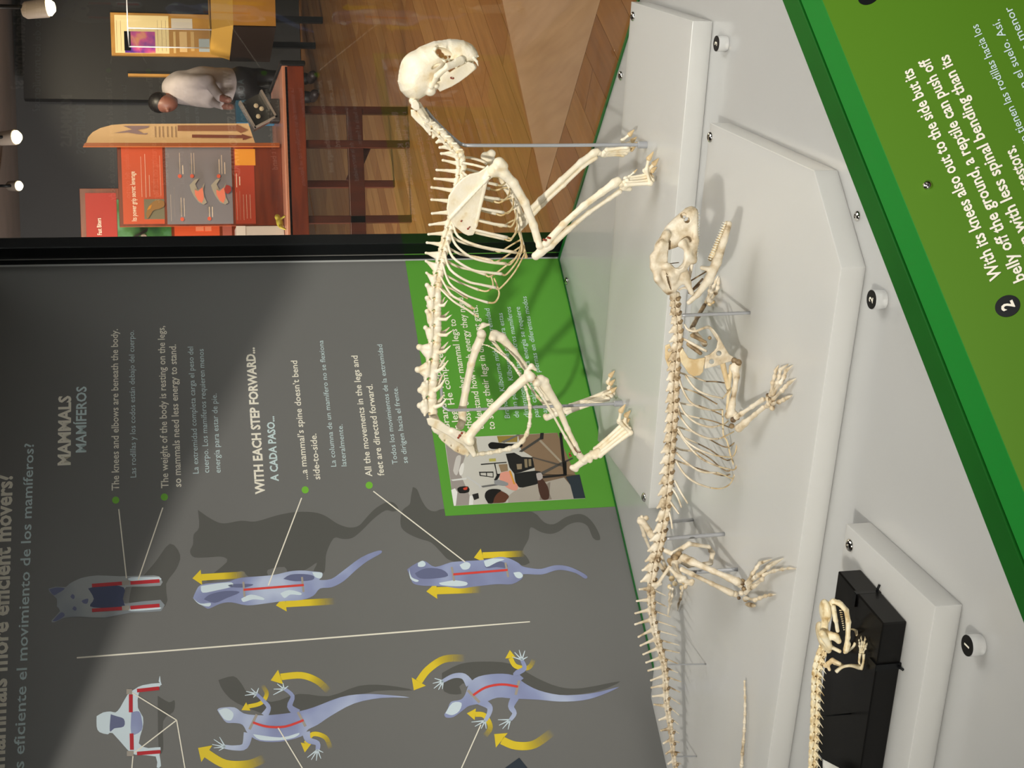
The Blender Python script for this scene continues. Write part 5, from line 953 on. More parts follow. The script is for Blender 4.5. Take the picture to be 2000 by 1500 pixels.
B_('heel_bone', [('c', (1068, 816, 25), (1090, 806, 26), 6.4, 7), ('s', (1065, 812, 25), 5), ('c', (1086, 800, 26), (1096, 804, 26), 6, 6)], 'cat_bone', .8, 2.5)
B_('tarsal_bones', [('c', (1094, 804, 26), (1112, 799, 26), 6.5, 6.5), ('s', (1100, 803, 24), 5.5), ('s', (1104, 798, 28), 5.5), ('s', (1108, 801, 24), 5)], 'cat_bone', .8, 1.5)
paw(cat, (1112, 799, 26), [(1187, 779, 20), (1193, 773, 25), (1197, 768, 30), (1195, 761, 34)], [(1206, 760), (1209, 762), (1206, 745), (1200, 728)], 0, 0, 'metatarsal', 4.6)

# mounting rods of the cat: own things, standing on the plinth
def rodthing(label, pts, r, sk, collar=True, m='rod', foot=None):
    P = sk.w(np.array([sk.p(*t) if not isinstance(t, np.ndarray) else t for t in pts])); base = P[-1].copy(); base[2] = sk.O[2] + .0002; root = empty('support_rod', base, label, 'rod')
    P[-1] = base; tube('rod', P, r, M[m], root, 10, 4)
    if collar: lathe('collar', base, [(r * 2.0, 0.0), (r * 2.0, .011), (r * 1.4, .012)], M[m], root, 18)
    return root
b1 = cat.g(1263, 283)
rodthing('tall grey steel rod rising from the plinth to the neck of the cat skeleton', [(830, 212, 4), (848, 234, 6), (872, 258, 6), (894, 277, 6), (906, 283, 5), (930, 284, 0), (1080, 284, -4), (1200, 283, -10), np.array([b1[0], b1[1], 0])], .0023, cat)
rodthing('tall grey steel rod rising from the plinth to the hip of the cat skeleton', [(860, 735, 6), (862, 765, 6), (864, 790, 5), (872, 799, 2), (890, 801, 0), (1000, 797, 0), (1120, 792, 0), (1215, 788, 0)], .0021, cat)
# ================================================================ LIZARD SKELETON
Ol = Pz(1465, 611, ZR)
liz = Skel('lizard_skeleton', Ol, .00054, 'long brownish lizard skeleton with open jaws and long tail, on the wide middle plinth', 'skeleton')
LB = liz.bone; zz = 0
lsk = LB('skull', [
    # roof and snout
    ('inf', [(1350, 403), (1340, 407), (1322, 423), (1308, 436), (1299, 446), (1295, 465), (1293, 478), (1304, 488), (1316, 484), (1330, 478), (1345, 482), (1357, 492), (1361, 470), (1362, 440), (1361, 412), (1357, 404)], 0, 21, 24),
    ('poly', [(1277, 500), (1293, 472), (1306, 474), (1304, 500), (1303, 519), (1303, 545), (1306, 572), (1296, 567), (1285, 553), (1277, 530), (1274, 516)], -16, 3.6), ('poly', [(1277, 500), (1293, 472), (1306, 474), (1304, 500), (1303, 519), (1303, 545), (1306, 572), (1296, 567), (1285, 553), (1277, 530), (1274, 516)], 16, 3.6),
    ('poly', [(1303, 519), (1318, 526), (1334, 527), (1326, 542), (1316, 560), (1309, 568), (1307, 545)], -19, 3.2), ('poly', [(1303, 519), (1318, 526), (1334, 527), (1326, 542), (1316, 560), (1309, 568), (1307, 545)], 19, 3.2),
    ('c', (1290, 480, -13), (1290, 480, 13), 8, 8), ('c', (1280, 503, -14), (1280, 503, 14), 6, 6), ('c', (1278, 525, -14), (1278, 525, 14), 5, 5), ('c', (1287, 552, -14), (1287, 552, 14), 4.5, 4.5), ('c', (1335, 474, -21), (1348, 508, -24), 5, 5), ('c', (1348, 508, -24), (1336, 526, -24), 5, 4.5),
    ('c', (1302, 458, -9), (1288, 484, -12), 9, 8), ('c', (1302, 458, 9), (1288, 484, 12), 9, 8), ('c', (1302, 458, 0), (1288, 484, 0), 9, 9), ('c', (1340, 470, -17), (1330, 478, -19), 6, 6),
    ('c', (1296, 474, -9), (1278, 502, -13), 7, 7), ('c', (1296, 474, 9), (1278, 502, 13), 7, 7), ('c', (1292, 478, 0), (1278, 515, 0), 8, 9), ('c', (1278, 502, -13), (1276, 520, -14), 6.5, 6), ('c', (1278, 502, 13), (1276, 520, 14), 6.5, 6),
    ('e', (1282, 512, 0), (1308, 570, 0), 24, 10),
    ('c', (1280, 518, -14), (1284, 545, -20), 6, 5.5), ('c', (1284, 545, -20), (1305, 571, -16), 5.5, 5), ('c', (1280, 518, 14), (1284, 545, 20), 6, 5.5), ('c', (1284, 545, 20), (1305, 571, 16), 5.5, 5),
    # postorbital bars and cheek
    ('c', (1281, 520, -16), (1303, 521, -22), 5, 4), ('c', (1303, 521, -22), (1312, 538, -23), 5, 6), ('c', (1312, 538, -23), (1316, 566, -17), 5.5, 5), ('c', (1303, 521, -22), (1330, 522, -25), 4.5, 5), ('c', (1330, 522, -25), (1344, 500, -24), 5, 5), ('c', (1344, 500, -24), (1352, 480, -20), 5, 6), ('c', (1328, 524, -24), (1318, 548, -22), 5, 5),
    ('c', (1281, 520, 16), (1303, 521, 22), 5, 4), ('c', (1303, 521, 22), (1312, 538, 23), 5, 6), ('c', (1312, 538, 23), (1316, 566, 17), 5.5, 5), ('c', (1303, 521, 22), (1330, 522, 25), 4.5, 5), ('c', (1330, 522, 25), (1344, 500, 24), 5, 5), ('c', (1344, 500, 24), (1352, 480, 20), 5, 6),
    # upper jaw bar, quadrates
    ('c', (1358, 412, -4), (1359, 470, -18), 5, 5), ('c', (1359, 470, -18), (1355, 510, -23), 5, 4.5), ('c', (1358, 412, 4), (1359, 470, 18), 5, 5), ('c', (1359, 470, 18), (1355, 510, 23), 5, 4.5), ('c', (1355, 508, -23), (1344, 500, -24), 4.5, 4.5), ('c', (1355, 508, 23), (1344, 500, 24), 4.5, 4.5),
    ('c', (1318, 562, -18), (1336, 542, -21), 5, 7), ('c', (1336, 542, -21), (1351, 572, -24), 6, 5), ('c', (1338, 530, -20), (1345, 552, -21), 6, 5), ('c', (1318, 562, 18), (1336, 542, 21), 5, 7), ('c', (1336, 542, 21), (1351, 572, 24), 6, 5),
    ('c', (1352, 512, -10), (1345, 548, -12), 3.5, 3.5), ('c', (1352, 512, 10), (1345, 548, 12), 3.5, 3.5), ('c', (1310, 560, 0), (1318, 578, 0), 8, 7),
    ('-e', (1318, 481, -24), (1326, 524, -24), 34, 15), ('-e', (1318, 481, 24), (1326, 524, 24), 34, 15), ('-c', (1335, 421, -45), (1335, 421, -1.5), 5.5, 5.5), ('-c', (1342, 430, -45), (1342, 430, -1.5), 5.5, 5.5), ('-c', (1338, 426, 45), (1338, 426, 2), 6, 6),
    ('-e', (1303, 532, -20), (1310, 566, -18), 16, 2.2)], 'liz_bone', .9, 4.0)
for i in range(19):
    y = 416 + i * 5.1; x = 1362 - max(0, i - 9) * .45; o = 5 + i * 1.0
    for s_ in (-1, 1): LB('tooth', [('c', (x, y, s_ * o), (x + 4.5, y + .8, s_ * o), 1.7, .7)], 'tooth', .6, .4, lsk)
jawl = LB('mandible', [x for s_ in (-1, 1) for x in (
    ('c', (1424, 437, s_ * 2), (1414, 470, s_ * 9), 5.5, 6.5), ('c', (1414, 470, s_ * 9), (1400, 512, s_ * 16), 6.5, 9), ('c', (1400, 512, s_ * 16), (1385, 545, s_ * 20), 9, 9), ('c', (1385, 545, s_ * 20), (1362, 575, s_ * 23), 8.5, 6), ('c', (1362, 575, s_ * 23), (1345, 591, s_ * 25), 5.5, 4.5), ('c', (1388, 526, s_ * 17), (1371, 523, s_ * 17), 5, 4.2))],
    'liz_bone', .8, 2.2)
LB('gum_ridge', [('c', (1420, 436, 3), (1404, 470, 10), 4.5, 5), ('c', (1404, 470, 10), (1388, 505, 15), 5, 5.5)], 'liz_tan', .8, 1.5, jawl)
for i in range(16):
    f = i / 15; 
    for s_ in (-1, 1):
        p = liz.p(1421 + (1392 - 1421) * f, 436 + (506 - 436) * f, s_ * (3 + 12 * f)); q = p + np.array([.001, 0, .0042]); b = p + np.array([0, 0, .002])
        LB('tooth', [('c', b, q + np.array([0, 0, .0015]), 1.6, .6)], 'tooth' if s_ < 0 else 'liz_tan', .6, .4, jawl)
LB('throat_bone', [('c', (1372, 545, 4), (1352, 566, 8), 2.2, 2), ('c', (1380, 530, -2), (1350, 548, -4), 1.6, 1.6), ('c', (1366, 556, -6), (1346, 572, -14), 2.6, 2.4)], 'liz_dark', .7, 1)
liz.tube('throat_rod', [(1306, 515, 6), (1316, 514, 4), (1326, 513, 0)], .9, 'liz_dark', lsk, 5)
liz.tube('neck_arc', [(1326, 566, -14), (1337, 562, -18), (1346, 566, -20), (1354, 576, -20), (1352, 582, -20)], [2, 2.4, 2.4, 2.2, 2], 'liz_bone', lsk, 6)
# column
lc_ = [(1322, 574), (1322, 586), (1323, 599), (1325, 615), (1327, 632), (1328, 650), (1328, 668), (1325, 687), (1323, 705), (1322, 724), (1321, 743), (1320, 764), (1320, 786), (1319, 805), (1317, 824), (1316, 844), (1314, 864), (1312.5, 885), (1311, 906), (1310, 926), (1308, 946), (1306, 968), (1304, 993), (1299, 1018), (1296, 1040), (1292, 1058), (1287, 1078), (1281, 1098), (1278, 1116), (1275, 1138)]
for i in range(len(lc_) - 1):
    a = lc_[i]; b = lc_[i + 1]; L_ = b[1] - a[1]
    tip = (a[0] - (19 if i > 3 else 13) - (i > 15) * 3, a[1] + L_ * .95) if i > 1 else (a[0] - 12, b[1] - 2)
    if i >= 24: tip = (a[0] - 26, b[1] - 2)
    r = 7.4 if i > 8 else 6.6
    vertebra(liz, b, a, r, tip, 9 if i < 24 else 16, 'liz_bone', down=3, tw=2.0, sp=r * .85, h=.9)
    mx = ((a[0] + b[0]) / 2 + 2, (a[1] + b[1]) / 2 + L_ * .35, -5)
    LB('gristle', [('s', (mx[0], mx[1], -4), 4.6), ('s', (mx[0] + 3, mx[1] - 3, -3), 3.6)], 'liz_dark', .8, 1)
ltl = [(1275, 1138), (1274.5, 1160), (1275, 1180), (1276.5, 1199), (1279, 1218), (1283, 1237), (1288, 1255), (1293, 1273), (1298, 1292), (1301, 1310), (1302, 1328), (1302.5, 1347), (1303.5, 1367), (1306, 1388), (1310, 1411), (1313, 1433), (1315, 1455), (1317, 1475), (1320, 1496), (1323, 1517), (1327, 1540)]
lt_t = [(1249, 1151), (1244, 1174), (1241, 1198), (1240.5, 1219.5), (1247, 1244), (1251, 1261), (1256.5, 1278), (1262, 1294), (1266, 1310), (1271.5, 1329), (1272.5, 1343), (1275, 1360), (1278, 1376), (1287.5, 1406), (1291, 1427), (1296, 1452), (1301, 1472), (1305, 1492), (1308, 1512), (1312, 1534)]
ch_t = [(1300, 1163), (1302, 1185), (1309, 1205), (1319.5, 1225), (1322, 1242), (1326, 1260), (1327, 1275), (1324, 1296), (1324, 1314), (1330, 1331.5), (1328, 1352), (1328, 1375), (1326, 1396.5), (1325, 1415), (1326, 1432), (1327, 1450), (1328, 1470), (1330, 1492), (1333, 1512), (1336, 1534)]
for i in range(20):
    a = ltl[i]; b = ltl[i + 1]; r = 6.6 - i * .14
    v_ = vertebra(liz, b, a, r, lt_t[i], 9 - i * .25, 'liz_bone', down=0, tw=1.9, sp=r * .42, h=.9, span=.1)
    st = liz.p((a[0] + b[0]) / 2 + 4, (a[1] + b[1]) / 2 + 4, 0); en = liz.p(*ch_t[i], 0)
    LB('chevron_bone', [('c', st, (st + en) / 2, 2.4, 1.7), ('c', (st + en) / 2, en, 1.7, 1.3)], 'liz_bone', .8, .8)
    LB('gristle', [('s', (b[0] + 3, b[1] - 2, -3), 3.6)], 'liz_dark', .8, 1)
# the end of the tail curls back towards the visitor (its loop is out of frame)
p_end = liz.p(1327, 1540, 0); tl_px = [(1454, 1329), (1454.5, 1345), (1455, 1361), (1455, 1377), (1455, 1393), (1454, 1409), (1453.5, 1425), (1452, 1447), (1450, 1470), (1448.5, 1492), (1446, 1515)]
TL = [liz.g(x, y, 5) for x, y in tl_px]; n0 = len(TL)
e0 = TL[-1]; loop = [e0, e0 + np.array([-.06, .0, .004]), e0 + np.array([-.115, .02, .008]), (e0 + p_end) / 2 + np.array([-.11, 0, 0]), p_end + np.array([-.085, -.02, -.012]), p_end + np.array([-.03, 0, -.002]), p_end]
lp = catmull(loop, 4)
for i, (a, b) in enumerate(list(zip(TL[:-1], TL[1:])) + list(zip(lp[:-1], lp[1:]))):
    r = 2.6 + .2 * i if i < n0 else 5.2; d = b - a
    LB('tail_vertebra', [('s', a + d * .1, r), ('c', a + d * .1, (a + b) / 2, r * .85, r * .6), ('c', (a + b) / 2, b - d * .1, r * .6, r * .85), ('s', b - d * .12, r * .95)], 'liz_bone', .8, .8)
# ribs
lr = [([(1339, 733, -10), (1356, 757, -24), (1378, 770, -30), (1412, 778, -26)], [(1412, 778, -26), (1420, 768, -18), (1428, 758, -8)]),
    ([(1327, 742, -6), (1334, 762, -18), (1348, 785, -28), (1369, 797, -31), (1390, 801, -28)], [(1390, 801, -28), (1399, 801, -22), (1411, 800, -8)]),
    ([(1326, 786, -6), (1338, 808, -22), (1360, 826, -31), (1386, 834, -33), (1402, 832, -30)], [(1402, 832, -30), (1415, 828, -20), (1422, 822, -8)]),
    ([(1325, 797, -6), (1331, 817, -20), (1352, 842, -31), (1382, 856, -34), (1404, 857, -30)], [(1404, 857, -30), (1420, 850, -20), (1433, 843, -6)]),
    ([(1324, 836, -6), (1339, 860, -22), (1365, 878, -32), (1395, 889, -33)], [(1395, 889, -33), (1415, 892, -26), (1433, 890, -12), (1440, 865, -2)]),
    ([(1324, 842, -6), (1348, 875, -24), (1374, 898, -32), (1403, 911, -32)], [(1403, 911, -32), (1420, 915, -26), (1436, 916, -12), (1441, 888, -2)]),
    ([(1321, 884, -6), (1339, 902, -22), (1369, 921, -30), (1400, 923, -30)], [(1400, 923, -30), (1415, 928, -24), (1431, 934, -10), (1437, 915, -2)]),
    ([(1320, 900, -6), (1336, 925, -22), (1359, 943, -30), (1388, 953, -29)], [(1388, 953, -29), (1408, 954, -24), (1425, 946, -12), (1433, 932, -4)]),
    ([(1318, 939, -6), (1330, 962, -18), (1343, 983, -22)], None), ([(1314, 955, -6), (1324, 972, -16), (1331, 991, -20)], None), ([(1309, 980, -6), (1319, 994, -14), (1326, 1004, -18)], None), ([(1307, 1000, -6), (1311, 1018, -13), (1313, 1033, -16)], None)]
for pts, cart in lr:
    near = [liz.p(*t) for t in pts]
    for s_ in (1, -1):
        f = lambda q: np.array([q[0], q[1] * s_, q[2]]); rb = liz.tube('rib', [f(q) for q in near], [2.4] + [2.2] * (len(near) - 2) + [1.7], 'liz_bone', seg=6)
        if cart: liz.tube('costal_cartilage', [f(liz.p(*t)) for t in cart], 1.5, 'liz_tan' if s_ > 0 else 'liz_dark', rb, 5)  # far-side cartilage takes the darker colour, painting in its shade
liz.tube('sternal_rod', [(1411, 800, 0), (1412, 830, 0), (1413, 850, 0), (1420, 862, 0), (1427, 890, 0), (1433, 910, 0), (1432, 935, 0)], 1.8, 'liz_tan')
# shoulder girdle
for s_ in (-1, 1):
    LB('scapula_plate', [('poly', [(1327, 690), (1333, 680), (1338, 688), (1345, 699), (1357, 702), (1367, 700), (1377, 698), (1375, 712), (1373, 726), (1366, 733), (1354, 735), (1345, 730), (1337, 718), (1330, 708)], s_ * 27, 2.4)], 'liz_tan', .8, 1.5)
    LB('coracoid', [('poly', [(1386, 640), (1397, 652), (1402, 666), (1399, 680), (1394, 686), (1386, 692), (1376, 696), (1376, 720), (1400, 714), (1421, 707), (1437, 703), (1433, 697), (1424, 692), (1412, 672), (1403, 655), (1394, 643), (1387, 637)], s_ * 24, 2.4), ('-c', (1390, 706, s_ * 40), (1390, 706, s_ * 10), 5, 5), ('-c', (1404, 690, s_ * 40), (1404, 690, s_ * 10), 5, 5)], 'liz_bone', .8, 1.5)
    liz.tube('clavicle', [(1337, 634, s_ * 8), (1344, 644, s_ * 16), (1358, 647, s_ * 20), (1374, 641, s_ * 20), (1386, 640, s_ * 14), (1400, 660, s_ * 6), (1420, 692, s_ * 3)], [2, 2.2, 2.4, 2.6, 3.2, 2.6, 2], 'liz_bone', seg=6)
    liz.tube('shoulder_strut', [(1336, 662, s_ * 12), (1350, 670, s_ * 18), (1368, 680, s_ * 22), (1380, 686, s_ * 24)], [2, 3, 3.2, 2.4], 'liz_bone', seg=6)
    LB('gristle', [('c', (1345, 672, s_ * 14), (1368, 690, s_ * 20), 5, 4), ('c', (1352, 655, s_ * 10), (1378, 668, s_ * 14), 4.5, 3), ('s', (1386, 660, s_ * 10), 4)], 'liz_dark', .9, 1.5)
LB('sternum_plate', [('c', (1400, 700, -10), (1400, 700, 10), 3, 3), ('c', (1424, 700, -14), (1424, 700, 14), 4, 4), ('c', (1410, 705, 0), (1424, 765, 0), 6, 4), ('c', (1428, 715, 0), (1420, 800, 0), 4, 3)], 'liz_tan', .9, 2)
LB('shoulder_flap', [('poly', [(1299, 675), (1308, 671), (1313, 688), (1315, 716), (1305, 717), (1299, 700)], 18, 2.4), ('-c', (1308, 684, 30), (1308, 684, 5), 3.5, 3.5), ('-c', (1308, 702, 30), (1308, 702, 5), 3, 3)], 'liz_tan', .8, 1.5)
# near foreleg
def lb(nm, pts, rads, **kw): return longbone(nm, pts, rads, sk=liz, m=kw.pop('m', 'liz_bone'), h=.8, **kw)
hw = liz.g(1500, 785, 6)
def mixp(p, q, t): return np.array(p) * (1 - t) + np.array(q) * t
el = liz.p(1431, 815, -50)
lb('humerus', [(1436, 716, -32), (1438, 735, -36), (1435, 760, -41), (1430, 790, -46), (1427, 806, -48)], [8, 6, 4.6, 6, 9], heads=(((1440, 712, -32), 8), ((1432, 720, -32), 6), ((1421, 812, -48), 6), ((1437, 810, -50), 6)))
LB('gristle', [('s', (1442, 708, -34), 7), ('s', (1434, 704, -30), 6)], 'liz_dark', .8, 1); LB('gristle', [('s', (1432, 820, -52), 6), ('s', (1440, 816, -54), 5), ('s', (1429, 832, -50), 5.5)], 'liz_dark', .8, 1)
ra, rb_ = liz.p(1438, 815, -54), liz.g(1490, 780, 11); lb('radius', [ra, mixp(ra, rb_, .2), mixp(ra, rb_, .6), rb_], [5.5, 4, 3.6, 5])
ua, ub = liz.p(1443, 836, -54), liz.g(1491, 796, 9); lb('ulna', [ua, mixp(ua, ub, .25), mixp(ua, ub, .65), ub], [8.5, 6.5, 4, 5])
LB('carpal_bones', [('s', liz.g(1499, 779, 8), 5), ('s', liz.g(1501, 789, 8), 5.2), ('s', liz.g(1508, 797, 6), 5.5), ('s', liz.g(1506, 785, 7), 4.5), ('s', liz.g(1498, 793, 8), 5)], 'liz_bone', .8, 1.5); LB('gristle', [('s', liz.g(1500, 772, 7), 4.5), ('s', liz.g(1504, 780, 7), 4)], 'liz_dark', .8, 1)
def toes(paths, hs, m='liz_bone', r0=4.9, sk=None):
    sk = sk or liz
    for pp in paths:
        n = len(pp); pts = [sk.g(x, y, max(1.6, h_)) for (x, y), h_ in zip(pp, hs)] if not isinstance(pp[0], np.ndarray) else pp
        sk.chain(['metacarpal'] + ['toe_bone'] * (n - 3) + ['claw'], pts, [r0 * .95] + [r0 * (1 - .09 * j) for j in range(n - 2)], m)
hf = [7, 9, 6, 4, 2]
toes([[(1505, 772), (1509, 748), (1513, 735), (1515, 724), (1521, 713)], [(1507, 771), (1518, 748), (1522, 735), (1524, 722), (1540, 711)], [(1510, 770), (1524, 748), (1531, 736), (1535, 724), (1549, 713)], [(1510, 780), (1527, 763), (1534, 755), (1541, 748), (1555, 739)], [(1510, 788), (1521, 785), (1530, 781), (1537, 777), (1548, 772)]], hf)
# far foreleg
fw_ = liz.g(1376, 596, 8); fe = liz.p(1352, 640, 52)
lb('humerus', [(1376, 672, 26), (1366, 660, 38), (1354, 644, 50)], [6, 4.2, 6]); lb('radius', [fe, mixp(fe, fw_, .5), fw_], [5, 3.4, 4.5], m='liz_dark'); lb('ulna', [fe + np.array([-.004, .004, 0]), mixp(fe, fw_, .5) + np.array([-.003, .005, 0]), fw_ + np.array([-.004, .004, 0])], [5, 3.2, 4.5])
LB('carpal_bones', [('s', liz.g(1380, 590, 6), 5), ('s', liz.g(1386, 594, 5), 5), ('s', liz.g(1382, 584, 5), 4.5), ('s', liz.g(1392, 590, 4), 4.5)], 'liz_tan', .8, 1.2)
toes([[(1384, 588), (1390, 570), (1394, 560), (1398, 550), (1403, 538)], [(1388, 588), (1398, 572), (1402, 562), (1403, 552), (1405, 541)], [(1382, 586), (1386, 568), (1388, 560), (1389, 552), (1390, 545)]], hf)
# pelvis
for s_ in (-1, 1):
    LB('pelvis', [('c', (1300, 1076, s_ * 10), (1322, 1086, s_ * 15), 5, 6), ('c', (1322, 1086, s_ * 15), (1280, 1148, s_ * 12), 4, 3.6), ('c', (1276, 1142, s_ * 12), (1290, 1140, s_ * 12), 5, 4), ('c', (1318, 1080, s_ * 15), (1346, 1062, s_ * 15), 6, 5), ('c', (1346, 1062, s_ * 15), (1384, 1068, s_ * 8), 4.5, 4), ('c', (1384, 1068, s_ * 8), (1392, 1080, 0), 4, 5), ('c', (1392, 1080, 0), (1388, 1100, s_ * 3), 5, 4.5), ('c', (1388, 1100, s_ * 3), (1345, 1105, s_ * 12), 4.5, 4), ('c', (1345, 1105, s_ * 12), (1322, 1092, s_ * 15), 5, 5)], 'liz_bone', .9, 2)
    LB('gristle', [('s', (1388, 1076, 0), 5), ('s', (1322, 1088, s_ * 12), 7)], 'liz_dark', .8, 1.5)
# near hind leg
kn = liz.p(1330, 1130, -52)
ft = liz.g(1444, 1146, 14)
lb('femur', [(1320, 1090, -20), (1318, 1100, -30), (1322, 1118, -42), (1330, 1132, -50)], [8, 6.5, 6, 8], heads=(((1324, 1094, -26), 9),))
LB('gristle', [('s', (1318, 1090, -26), 9), ('s', (1326, 1082, -24), 7), ('s', (1312, 1100, -26), 7), ('s', (1308, 1095, -22), 6)], 'liz_dark', .9, 2)
ta = liz.p(1336, 1090, -34); tb_ = liz.g(1440, 1136, 15); lb('tibia', [ta, mixp(ta, tb_, .15), mixp(ta, tb_, .55), mixp(ta, tb_, .85), tb_], [9, 7.5, 5.4, 6.5, 9])
fa = liz.p(1332, 1112, -46); fb = liz.g(1428, 1158, 13); lb('fibula', [fa, mixp(fa, fb, .2), mixp(fa, fb, .6), fb], [5.5, 4.4, 4, 7.5])
lb('foot_strut', [liz.p(1310, 1112, -46), liz.p(1322, 1124, -50), liz.p(1336, 1130, -52)], [4, 4.5, 6])
LB('knee_cap_bone', [('c', (1334, 1132, -52), (1350, 1140, -54), 6, 5), ('s', (1352, 1135, -54), 5), ('s', (1338, 1146, -54), 5)], 'liz_bone', .8, 2)
LB('tarsal_bones', [('s', liz.g(1446, 1142, 10), 7), ('s', liz.g(1436, 1160, 8), 7), ('s', liz.g(1448, 1158, 8), 6), ('s', liz.g(1456, 1170, 6), 6)], 'liz_bone', .8, 2); LB('gristle', [('s', liz.g(1450, 1137, 9), 7), ('s', liz.g(1453, 1150, 8), 5), ('s', liz.g(1443, 1168, 8), 4)], 'liz_dark', .8, 1.5)
LB('heel_pad', [('e', liz.g(1456, 1180, 4), liz.g(1476, 1183, 4), 5, 5)], 'liz_bone', .8, 1)
toes([[(1458, 1139), (1470, 1120), (1478, 1108), (1484, 1100), (1508, 1092)], [(1460, 1142), (1480, 1124), (1500, 1108), (1512, 1100), (1531, 1090)], [(1460, 1148), (1488, 1132), (1492, 1122), (1512, 1115), (1528, 1112), (1541, 1110), (1556, 1111)], [(1456, 1158), (1472, 1146), (1488, 1134)], [(1456, 1168), (1474, 1172), (1484, 1168), (1495, 1164), (1504, 1162), (1516, 1161)], [(1458, 1140), (1474, 1128), (1490, 1122), (1500, 1106), (1510, 1096)]], [11, 12, 8, 5, 3.5, 2.5, 2])
# far hind leg and its foot
fk = liz.p(1250, 1014, 66)
lb('femur', [(1286, 1062, 26), (1272, 1044, 42), (1256, 1020, 62)], [6, 7.5, 7], heads=(((1250, 1018, 64), 7), ((1262, 1012, 66), 6)))
lb('tibia', [fk, liz.p(1258, 1045, 72), liz.p(1270, 1074, 82), liz.p(1300, 1120, 92)], [6, 3.6, 3.4, 5]); lb('fibula', [fk + np.array([.003, 0, -.002]), liz.p(1290, 1080, 84), liz.p(1306, 1122, 92)], [4, 3, 4.5])
LB('tarsal_bones', [('s', liz.g(1312, 1130, 8), 7), ('s', liz.g(1318, 1140, 7), 6), ('s', liz.g(1308, 1146, 7), 6), ('s', liz.g(1336, 1136, 8), 7), ('s', liz.g(1332, 1148, 7), 6)], 'liz_tan', .8, 2)
toes([[(1310, 1148), (1308, 1160), (1307, 1172), (1308, 1184), (1306, 1198)], [(1334, 1146), (1331, 1158), (1329, 1170), (1325, 1180), (1323, 1194)], [(1314, 1150), (1313, 1164), (1310, 1178), (1306, 1190), (1304, 1206)]], [8, 8, 6, 4, 2], 'liz_bone', 3.8)
# rods of the lizard
def lrod(label, top, bx, by, r, m='rod'):
    b = liz.g(bx, by); t = liz.p(*top); rodthing(label, [t, (t + b) / 2, np.array([b[0], b[1], 0])], r, liz, False, m)
lrod('pale grey rod holding up the neck of the lizard skeleton', (1330, 616, 0), 1465, 611, .0019)
lrod('mirror-grey rod in front of the lizard pelvis, longest of the three beneath its hips', (1300, 1052, 0), 1415, 1043, .0024)
lrod('short grey rod beneath the lizard hips, toward its ribs', (1300, 1020, 12), 1353, 1015, .0022)
lrod('short grey rod behind the lizard hind leg', (1350, 1118, -6), 1441, 1112, .0022)
lrod('thin clear rod under the root of the lizard tail', (1303, 1298, 0), 1379, 1297, .0009)
lrod('thin clear rod under the lizard tail nearest the picture edge', (1318, 1478, 0), 1361, 1477, .0009)

# ================================================================ SMALL SKELETON ON THE BLACK BLOCK
Os = Pz(1690, 1290, zb)
Os = bf + E21 * np.dot(Os - bf, E21) + N21 * .030; Os[2] = zb
sal = Skel('small_reptile_skeleton', Os, .00042, 'small yellowed skeleton with wide jaws and knobbly spine, above the black block', 'skeleton')
SB = sal.bone
ssk = SB('skull', [('c', (1628, 1176, -4), (1628, 1176, 4), 6, 6), ('c', (1626, 1178, 0), (1612, 1205, 0), 8, 9), ('c', (1612, 1205, -4), (1608, 1250, -5), 7, 9), ('c', (1612, 1205, 4), (1608, 1250, 5), 7, 9), ('c', (1608, 1250, 0), (1612, 1268, 0), 10, 7), ('e', (1604, 1218, 0), (1614, 1272, 0), 32, 11), ('e', (1612, 1172, 0), (1612, 1215, 0), 20, 11), ('c', (1606, 1238, -12), (1620, 1262, -14), 8, 6),
    ('c', (1628, 1186, -9), (1632, 1212, -16), 5, 5), ('c', (1632, 1212, -16), (1636, 1232, -17), 4.5, 4), ('c', (1616, 1240, -8), (1632, 1244, -15), 9, 8), ('c', (1632, 1244, -15), (1638, 1252, -17), 8, 6), ('c', (1612, 1258, -8), (1640, 1272, -19), 4, 4),
    ('c', (1628, 1186, 9), (1632, 1212, 16), 5, 5), ('c', (1616, 1240, 8), (1632, 1244, 15), 9, 8), ('c', (1612, 1258, 8), (1640, 1272, 19), 4, 4), ('c', (1608, 1245, 14), (1604, 1232, 24), 6, 6),
    ('c', (1638, 1176, -5), (1650, 1190, -12), 5, 5), ('c', (1628, 1174, -4), (1642, 1180, -8), 5.5, 5.5), ('-s', (1621, 1190, -8), 3.4), ('-s', (1630, 1195, -12), 2.4), ('-e', (1622, 1208, -12), (1626, 1232, -14), 16, 5)], 'sal_bone', .55, 1.2)
SB('mandible', [x for s_ in (-1, 1) for x in (('c', (1642, 1178, s_ * 1), (1653, 1192, s_ * 8), 4.5, 5), ('c', (1653, 1192, s_ * 8), (1657, 1215, s_ * 14), 5, 5.5), ('c', (1657, 1215, s_ * 14), (1656, 1245, s_ * 18), 5.5, 5), ('c', (1656, 1245, s_ * 18), (1650, 1274, s_ * 20), 5, 3.5), ('c', (1656, 1258, s_ * 19), (1653, 1268, s_ * 20), 6.5, 6.5))], 'sal_bone', .55, 1.2)
for i in range(10):
    for s_ in (-1, 1): SB('tooth', [('c', (1640 + i * .9, 1192 + i * 4.2, s_ * (9 + .8 * i)), (1645 + i * .6, 1192 + i * 4.2, s_ * (9 + .8 * i)), 1.5, .7)], 'sal_bone', .5, .4, ssk)
sc0_ = [(1612, 1266), (1607, 1279), (1603, 1292), (1600, 1305), (1598.5, 1319), (1598, 1334), (1597.5, 1349), (1597, 1364), (1596.5, 1380), (1596, 1396), (1595.5, 1412), (1595, 1428), (1594, 1444), (1593, 1460), (1592.5, 1476), (1592, 1492), (1591, 1508), (1590, 1524), (1589, 1541), (1588, 1558)]
